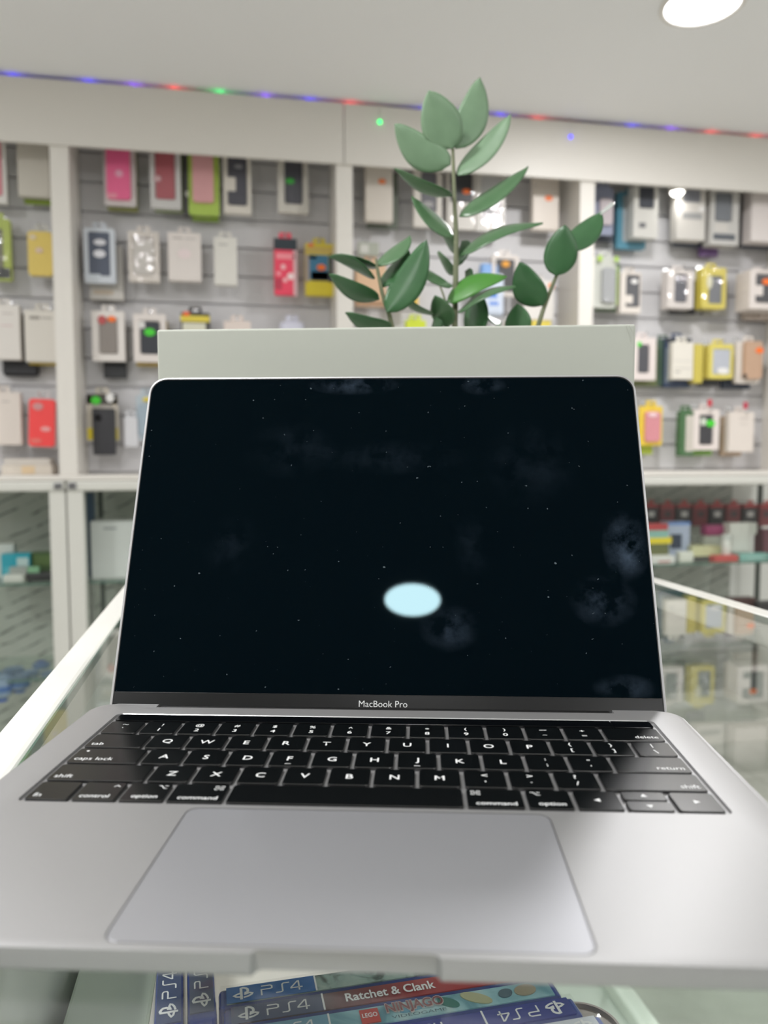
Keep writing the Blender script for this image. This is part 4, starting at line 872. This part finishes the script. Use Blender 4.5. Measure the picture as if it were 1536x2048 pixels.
key(13.5, 1, 3, (('vbar', '', 0, TOP, .0024), ('t', '\\', 0, BOT-.0006, SS+.001)))
key(0, 1.75, 2, (('L', 'caps lock', 0, -0.0042, .0046), ('dot', '', 0.0045, 0.0048, .0014)))
for i, c in enumerate('ASDFGHJKL'):
    key(1.75+i, 1, 2, (('t', c, 0, 0, .0062),) + ((('bar', '', 0, -.0058, .0022),) if c in 'FJ' else ()))
key(10.75, 1, 2, (('t', ':', 0, TOP, SS), ('t', ';', 0, BOT, SS)))
key(11.75, 1, 2, (('t', '"', 0, TOP, SS), ('t', "'", 0, BOT, SS)))
key(12.75, 1.75, 2, (('R', 'return', 0, -0.0042, .0046),))
key(0, 2.25, 1, (('L', 'shift', 0, -0.0042, .0046),))
for i, c in enumerate('ZXCVBNM'): key(2.25+i, 1, 1, (('t', c, 0, 0, .0062),))
for i, (a, b_) in enumerate((('<', ','), ('>', '.'), ('?', '/'))):
    key(9.25+i, 1, 1, (('t', a, 0, TOP, SS+.0006), ('t', b_, 0, BOT, SS+.0006)))
key(12.25, 2.25, 1, (('R', 'shift', 0, -0.0042, .0046),))
key(0, 1, 0, (('L', 'fn', 0, -0.0042, .0046),))
key(1, 1, 0, (('ctl', '', 0.0052, 0.0046, .0017), ('t', 'control', -0.0005, -0.0044, .0040)))
key(2, 1, 0, (('opt', '', 0.0052, 0.0046, .0019), ('t', 'option', 0.0006, -0.0044, .0040)))
key(3, 1.25, 0, (('cmd', '', 0.0072, 0.0046, .0018), ('t', 'command', 0.0008, -0.0044, .0040)))
key(4.25, 5, 0, ())
key(9.25, 1.25, 0, (('cmd', '', -0.0072, 0.0046, .0018), ('t', 'command', 0.0003, -0.0044, .0040)))
key(10.5, 1, 0, (('opt', '', -0.0048, 0.0046, .0019), ('t', 'option', 0.0006, -0.0044, .0040)))
ym = KY0+V/2
key(11.5, 1, 0, (('l', '', 0, 0, .0026),))
key(12.5, 1, 0, (('u', '', 0, 0, .0024),), y0=ym+0.0008)
key(12.5, 1, 0, (('d', '', 0, 0, .0024),), y1=ym-0.0002)
key(13.5, 1, 0, (('r', '', 0, 0, .0026),))
M_TB = mat('touch_strip_glass', (8, 9, 11), 0.12, 0, 0.4)
yb0, yb1 = KY0+5*V+0.0008, WY1-0.0007
obj('touch_strip', Pr(rrect(KX0+G/2, KX0+13.4*U, yb0, yb1, (0, 0, 0.0018, 0.0018), 4), DK-0.0012, KT-0.0001, bev=0.0001), M_TB, LAP)
wt = bmesh.new()
vs = [wt.verts.new(p_) for p_ in ((WX0+.003, WY1-.0006, DK-.0005), (WX1-.003, WY1-.0006, DK-.0005), (WX1-.003, WY1+.0002, DK+.00008), (WX0+.003, WY1+.0002, DK+.00008), (WX0+.003, WY1+.0002, DK-.0006), (WX1-.003, WY1+.0002, DK-.0006))]
for q in ((0, 1, 2, 3), (3, 2, 5, 4), (4, 5, 1, 0), (0, 3, 4), (1, 5, 2)): wt.faces.new([vs[i] for i in q])
obj('chamfer_edge', wt, mat('polished_aluminium', (226, 228, 228), .32, .6), LAP)
obj('power_key', Pr(rrect(KX0+13.42*U, KX0+14.5*U-G/2, yb0, yb1, (0.0018, 0.0018, 0, 0), 4), DK-0.0012, KT-0.0001, bev=0.0001), M_TB, LAP)
# hinge
obj('hinge_cover', xform(Pr(rrect(-0.0035, 0.0035, -0.0035, 0.0035, 0.0032, 5), -0.118, 0.118, bev=0.0005), Matrix.Translation((0, 0.2085, DK-0.0046)) @ Matrix.Rotation(PI/2, 4, 'Y')), M_BLACK, LAP)
obj('hinge_flap', B(-0.118, 0.118, 0.2085, 0.2215, DK-0.0078, DK-0.0064, bev=0.0004), M_BLACK, LAP)
# lid, in its own frame: x right, z up along the screen, -y towards the viewer
AL = math.radians(22.85)
LIDH = 0.2099; LW = 0.1514; TH = 0.0046; Z0 = 0.0026
lid = obj('lid', xform(Pr(rrect(-LW, LW, Z0, LIDH, (.005, .0105, .0105, .005), 8), -TH, -0.0002, bev=0.0003, plane='xz'), Matrix.Identity(4)), M_ALU, LAP, loc=(0, 0.2182, DK-0.0123))
lid.rotation_euler = (-AL, 0, 0)
smooth_angle(lid, 30)
def screen_mat():
    m = bpy.data.materials.new('screen_glass'); m.use_nodes = True; nt = m.node_tree; b = nt.nodes['Principled BSDF']
    tc = nt.nodes.new('ShaderNodeTexCoord'); n = nt.nodes.new('ShaderNodeTexNoise'); n.inputs['Scale'].default_value = 60; n.inputs['Detail'].default_value = 7
    n.inputs['Roughness'].default_value = 0.62
    n2 = nt.nodes.new('ShaderNodeTexNoise'); n2.inputs['Scale'].default_value = 420; n2.inputs['Detail'].default_value = 1
    cr = nt.nodes.new('ShaderNodeValToRGB'); e = cr.color_ramp.elements; e[0].position = .42; e[0].color = (0, 0, 0, 1); e[1].position = .75; e[1].color = (1, 1, 1, 1)
    c2 = nt.nodes.new('ShaderNodeValToRGB'); f = c2.color_ramp.elements; f[0].position = .77; f[0].color = (0, 0, 0, 1); f[1].position = .80; f[1].color = (1, 1, 1, 1)
    # finger smudges, each an oval patch on the glass
    tot = None
    for (x_, z_, a_, b2, k_) in ((-.022, .2035, .030, .007, .8), (.058, .2030, .015, .007, .8), (.137, .100, .014, .022, 1.0), (.122, .068, .02, .016, .6), (.036, .052, .018, .014, .5), (.13, .02, .018, .008, .6),
                                 (-.06, .16, .03, .02, .12), (.0, .155, .05, .012, .15), (-.09, .10, .02, .02, .12), (.05, .10, .012, .02, .15), (.085, .15, .03, .03, .12)):
        mp = nt.nodes.new('ShaderNodeMapping'); mp.vector_type = 'POINT'; mp.inputs['Location'].default_value = (-x_/a_, 0, -z_/b2); mp.inputs['Scale'].default_value = (1/a_, 0, 1/b2)
        gr = nt.nodes.new('ShaderNodeTexGradient'); gr.gradient_type = 'SPHERICAL'
        mu = nt.nodes.new('ShaderNodeMath'); mu.operation = 'MULTIPLY_ADD'; mu.inputs[1].default_value = k_*1.6
        nt.links.new(tc.outputs['Object'], mp.inputs[0]); nt.links.new(mp.outputs[0], gr.inputs[0]); nt.links.new(gr.outputs['Fac'], mu.inputs[0])
        if tot is None: mu.inputs[2].default_value = 0.0
        else: nt.links.new(tot, mu.inputs[2])
        tot = mu.outputs[0]
    sm = nt.nodes.new('ShaderNodeMath'); sm.operation = 'MULTIPLY'; sm.use_clamp = True
    mx = nt.nodes.new('ShaderNodeMix'); mx.data_type = 'RGBA'; mx.inputs[6].default_value = (*lin((1, 7, 13)), 1); mx.inputs[7].default_value = (*lin((58, 70, 84)), 1)
    m2 = nt.nodes.new('ShaderNodeMix'); m2.data_type = 'RGBA'; m2.inputs[7].default_value = (*lin((90, 100, 106)), 1)
    for a, c in ((tc.outputs['Object'], n.inputs['Vector']), (tc.outputs['Object'], n2.inputs['Vector']), (n.outputs['Fac'], cr.inputs[0]), (n2.outputs['Fac'], c2.inputs[0]),
                 (cr.outputs[0], sm.inputs[0]), (tot, sm.inputs[1]), (sm.outputs[0], mx.inputs[0]), (mx.outputs[2], m2.inputs[6]), (c2.outputs[0], m2.inputs[0]), (m2.outputs[2], b.inputs['Base Color'])): nt.links.new(a, c)
    b.inputs['Roughness'].default_value = 0.02; b.inputs['Specular IOR Level'].default_value = 0.07; b.inputs['Specular Tint'].default_value = (0.6, 0.92, 1.0, 1)
    return m
ins = 0.0019
obj('screen', Pr(rrect(-LW+ins, LW-ins, 0.0149, LIDH-ins, (0, .0093, .0093, 0), 8), 0.0, 0.0004, bev=0.0002, plane='xz'), screen_mat(), lid)
obj('chin', Pr(rrect(-LW+ins, LW-ins, Z0+0.001, 0.0148, (.004, 0, 0, .004), 6), 0.0, 0.0003, bev=0.0001, plane='xz'), mat('chin_glass', (30, 31, 31), 0.25, 0, 0.15), lid)
bm = text_bm('MacBook Pro', 0.0049, 'CENTER', 0.0264); xform(bm, Matrix.Translation((-0.0004, -0.00042, 0.0100)) @ Matrix.Rotation(PI/2, 4, 'X'))
obj('lettering', bm, mat('lid_print', (214, 216, 216), 0.5), lid)
obj('rubber_gasket', ring(bmesh.new(), rrect(-LW+.0013, LW-.0013, Z0+.0006, LIDH-.0011, (.0045, .0096, .0096, .0045), 8), rrect(-LW+ins-.0001, LW-ins+.0001, Z0+.0009, LIDH-ins+.0001, (.004, .0092, .0092, .004), 8), -0.0003, 0.0002, 'xz'), M_BLACK, lid)

# ================================================================== WHITE CARTON BEHIND THE LAPTOP
ZT = GLASS + 0.2320
tl, tr = at_z(313, 659, ZT), at_z(1272, 648, ZT)
Wb = (tr-tl).length; rz = math.atan2(tr.y-tl.y, tr.x-tl.x)
T = thing('white_carton', 'tall white cardboard carton standing upright right behind the laptop screen', 'box', ((tl.x+tr.x)/2, (tl.y+tr.y)/2, GLASS), rz)
Db = 0.062; Hb = 0.2320
M_CARD = mat('white_card', (192, 196, 186), 0.5, coat=0.1)
obj('lid_shell', B(-Wb/2, Wb/2, 0, Db*0.72, 0.0004, Hb, bev=0.0016, seg=3), M_CARD, T)
obj('tray_shell', B(-Wb/2+0.0012, Wb/2-0.0012, Db*0.72-0.002, Db, 0.0014, Hb-0.0012, bev=0.0012, seg=2), M_CARD, T)
cr_ = bmesh.new()
for k, (x0, z0, x1, z1) in enumerate(((-0.0065, 0, -0.0035, -0.011), (-0.0045, 0, -0.0015, -0.007))):
    tube(cr_, [(Wb/2+x0, -0.0001, Hb-0.001+z0), (Wb/2+(x0+x1)/2+0.0004, -0.0002, Hb-0.001+(z0+z1)/2), (Wb/2+x1, -0.0001, Hb-0.001+z1)], 0.00022, 6)
obj('crease', cr_, M_CARD, T)

# ================================================================== THE PLANT
def zp(x, y): return (640+x/2.56, 120+y/2.56)
PD = 0.78
pc = at_d(905, 760, PD)
T = thing('potted_plant', 'green potted plant with glossy oval leaves behind the tall white carton', 'plant', (pc.x, pc.y+0.005, GLASS))
O_ = T.location
smooth_angle(obj('pot', lathe(bmesh.new(), [(0, 0), (.044, 0), (.047, .003), (.058, .112), (.060, .114), (.060, .124), (.056, .124), (.054, .112), (.05, .1), (0, .1)], 44), mat('pot_white', (214, 212, 206), .35, coat=.3), T))
obj('soil', lathe(bmesh.new(), [(.0535, .1005), (.05, .107), (.03, .111), (0, .112)], 36), mat('soil', (58, 44, 34), .95, noise=.5, nscale=300, bump=.6), T)
def leaf_mat(name, a, b_, rough):
    m = bpy.data.materials.new(name); m.use_nodes = True; nt = m.node_tree; b = nt.nodes['Principled BSDF']
    tc = nt.nodes.new('ShaderNodeTexCoord'); n = nt.nodes.new('ShaderNodeTexNoise'); n.inputs['Scale'].default_value = 60; n.inputs['Detail'].default_value = 3
    mx = nt.nodes.new('ShaderNodeMix'); mx.data_type = 'RGBA'; mx.inputs[6].default_value = (*lin(a), 1); mx.inputs[7].default_value = (*lin(b_), 1)
    nt.links.new(tc.outputs['Object'], n.inputs['Vector']); nt.links.new(n.outputs['Fac'], mx.inputs[0]); nt.links.new(mx.outputs[2], b.inputs['Base Color'])
    b.inputs['Roughness'].default_value = rough; b.inputs['Subsurface Weight'].default_value = 0.0
    return m
LM = {'p': leaf_mat('leaf_hazed', (112, 142, 112), (130, 160, 128), .38), 'm': leaf_mat('leaf_mid', (74, 110, 74), (90, 126, 88), .3),  # first entry: lens haze over the top leaves painted in as paler, greyer green
      'd': leaf_mat('leaf_dark', (54, 96, 60), (70, 114, 72), .28), 'b': leaf_mat('leaf_bright', (84, 148, 60), (70, 128, 52), .35)}
LM['s'] = leaf_mat('leaf_glare', (186, 192, 188), (206, 210, 208), .2)  # glare on a leaf, painted in as a pale silver colour
def stem(pts, depths, r0, r1):
    P3 = [at_d(*zp(x, y), d) - O_ for (x, y), d in zip(pts, depths)]
    low = P3[0].copy()
    root = Vector((low.x*0.45, low.y*0.35, 0.109))
    pts3 = bez([root, (root+low)/2 + Vector((0, 0, 0.004))] + P3, 6)
    n_ = len(pts3)
    return smooth_angle(obj('stem', tube(bmesh.new(), pts3, [r0+(r1-r0)*i/(n_-1) for i in range(n_)], 10), mat('stem_green', (120, 126, 96), .5, noise=.25, nscale=120), T), 60)
stem([(690, 1345), (695, 1100), (697, 900), (690, 750), (685, 600), (680, 455)], [PD]*6, .0036, .0016)
stem([(365, 1345), (325, 1220), (296, 1080), (287, 1020)], [.745, .742, .74, .74], .0030, .0012)
stem([(1122, 1345), (1150, 1260), (1200, 1130), (1240, 1040), (1285, 950)], [.775, .775, .77, .77, .77], .0030, .0012)
stem([(655, 1345), (640, 1230), (600, 1120)], [.80, .805, .81], .0018, .0009)
def leaf(base, tip, wpx, m='m', d0=PD, dd=0.0, bend=0.0, side=0, fold=0.10, curl=0.0):
    """a pointed oval blade from base to tip; width that does not show in the picture turns into depth"""
    a = at_d(*zp(*base), d0) - O_; b_ = at_d(*zp(*tip), d0+dd) - O_
    ax = b_-a; L = ax.length; ax.normalize()
    view = (a+O_-CAM).normalized(); acr = ax.cross(view).normalized(); nr = acr.cross(ax).normalized()
    wv = wpx/2.56*d0/F/2; wt = max(0.0155, wv); dep = math.sqrt(max(0, wt*wt-wv*wv))
    wdir = (acr*wv + nr*dep*(1 if side >= 0 else -1)); hw = wdir.length; wdir.normalize(); up = wdir.cross(ax).normalized()
    NU, NV = 16, 8; bm = bmesh.new(); g_ = []
    for i in range(NU+1):
        u = i/NU
        prof = (math.sin(PI*min(1, u**0.86))**0.66)*(1-0.2*u)*1.10 if 0 < u < 1 else 0.0
        if u > 0.9: prof *= 1-(u-0.9)*2.2
        row = []
        for j in range(NV+1):
            v = j/NV*2-1
            off = up*(fold*hw*(abs(v)**1.4)) + acr*(bend*L*math.sin(PI*u)) + up*(curl*L*(u*u))
            row.append(bm.verts.new(a + ax*(L*u) + wdir*(hw*prof*v) + off*(1 if 1 else 0)))
        g_.append(row)
    for i in range(NU):
        for j in range(NV): bm.faces.new((g_[i][j], g_[i+1][j], g_[i+1][j+1], g_[i][j+1]))
    bmesh.ops.remove_doubles(bm, verts=bm.verts[:], dist=1e-6)
    o = obj('leaf', bm, LM[m], T, smooth=True)
    md = o.modifiers.new('thickness', 'SOLIDIFY'); md.thickness = 0.0005; md.offset = 0
    return o
leaf((680, 452), (555, 155), 205, 'p', PD-.004, -.012, bend=.02)
leaf((696, 452), (820, 85), 165, 'p', PD+.002, .006, bend=-.07)
leaf((668, 535), (380, 325), 165, 'p', PD, .0, bend=.10)
leaf((703, 588), (975, 275), 108, 'p', PD, .0, bend=-.04)
leaf((674, 700), (380, 560), 62, 'm', PD, -.01, bend=.07)
leaf((712, 798), (1065, 543), 82, 'm', PD, -.005, bend=-.03)
leaf((688, 905), (472, 695), 72, 'm', PD, -.01, bend=.03, side=-1)
leaf((722, 995), (1140, 832), 56, 'm', PD, -.01, bend=.09)
leaf((690, 965), (612, 870), 62, 'd', PD+.012, .015)
leaf((688, 1085), (600, 985), 46, 'm', PD+.01, .01, bend=.1)
leaf((722, 1040), (725, 925), 86, 'd', PD+.014, .01)
leaf((682, 1155), (415, 990), 44, 'm', PD-.006, -.02, bend=.04, side=-1)
leaf((648, 1235), (955, 1105), 96, 'b', PD-.006, -.01, bend=.10)
leaf((706, 1290), (1000, 1155), 40, 'm', PD-.008, -.02, bend=.10)
leaf((585, 1310), (390, 1142), 40, 'm', PD-.01, -.01, bend=.16)
leaf((650, 1370), (585, 1208), 112, 'm', PD-.012, -.012)
leaf((790, 1420), (800, 1175), 124, 'd', PD+.01, .0)
leaf((845, 1306), (930, 1342), 36, 'm', PD+.012, .01)
leaf((600, 1400), (580, 1322), 66, 'd', PD-.015, .0)
leaf((762, 1160), (742, 1080), 62, 'd', PD+.016, .006)
leaf((278, 1122), (45, 1012), 56, 'd', .74, .01, bend=-.06)
leaf((290, 1060), (92, 1004), 40, 'd', .742, .015, bend=.03)
leaf((302, 1228), (45, 1100), 92, 'd', .74, -.01, bend=.08)
leaf((300, 1052), (460, 898), 74, 'm', .742, .012, bend=-.03)
leaf((312, 1162), (450, 966), 84, 'd', .745, .012, bend=-.03)
leaf((342, 1292), (545, 918), 158, 'd', .735, -.01, bend=-.06)
leaf((366, 1372), (130, 1298), 80, 'd', .742, -.01, bend=.1)
leaf((1140, 1258), (1020, 1035), 158, 'd', .772, -.008, bend=.10)
leaf((1208, 1104), (1255, 842), 168, 'd', .765, -.008, bend=-.02)
leaf((1268, 975), (1440, 775), 132, 'd', .775, .012, bend=-.03)
leaf((1412, 800), (1492, 728), 24, 's', .79, .006, bend=.0)
leaf((1012, 1420), (1006, 1248), 132, 'd', .765, -.004)
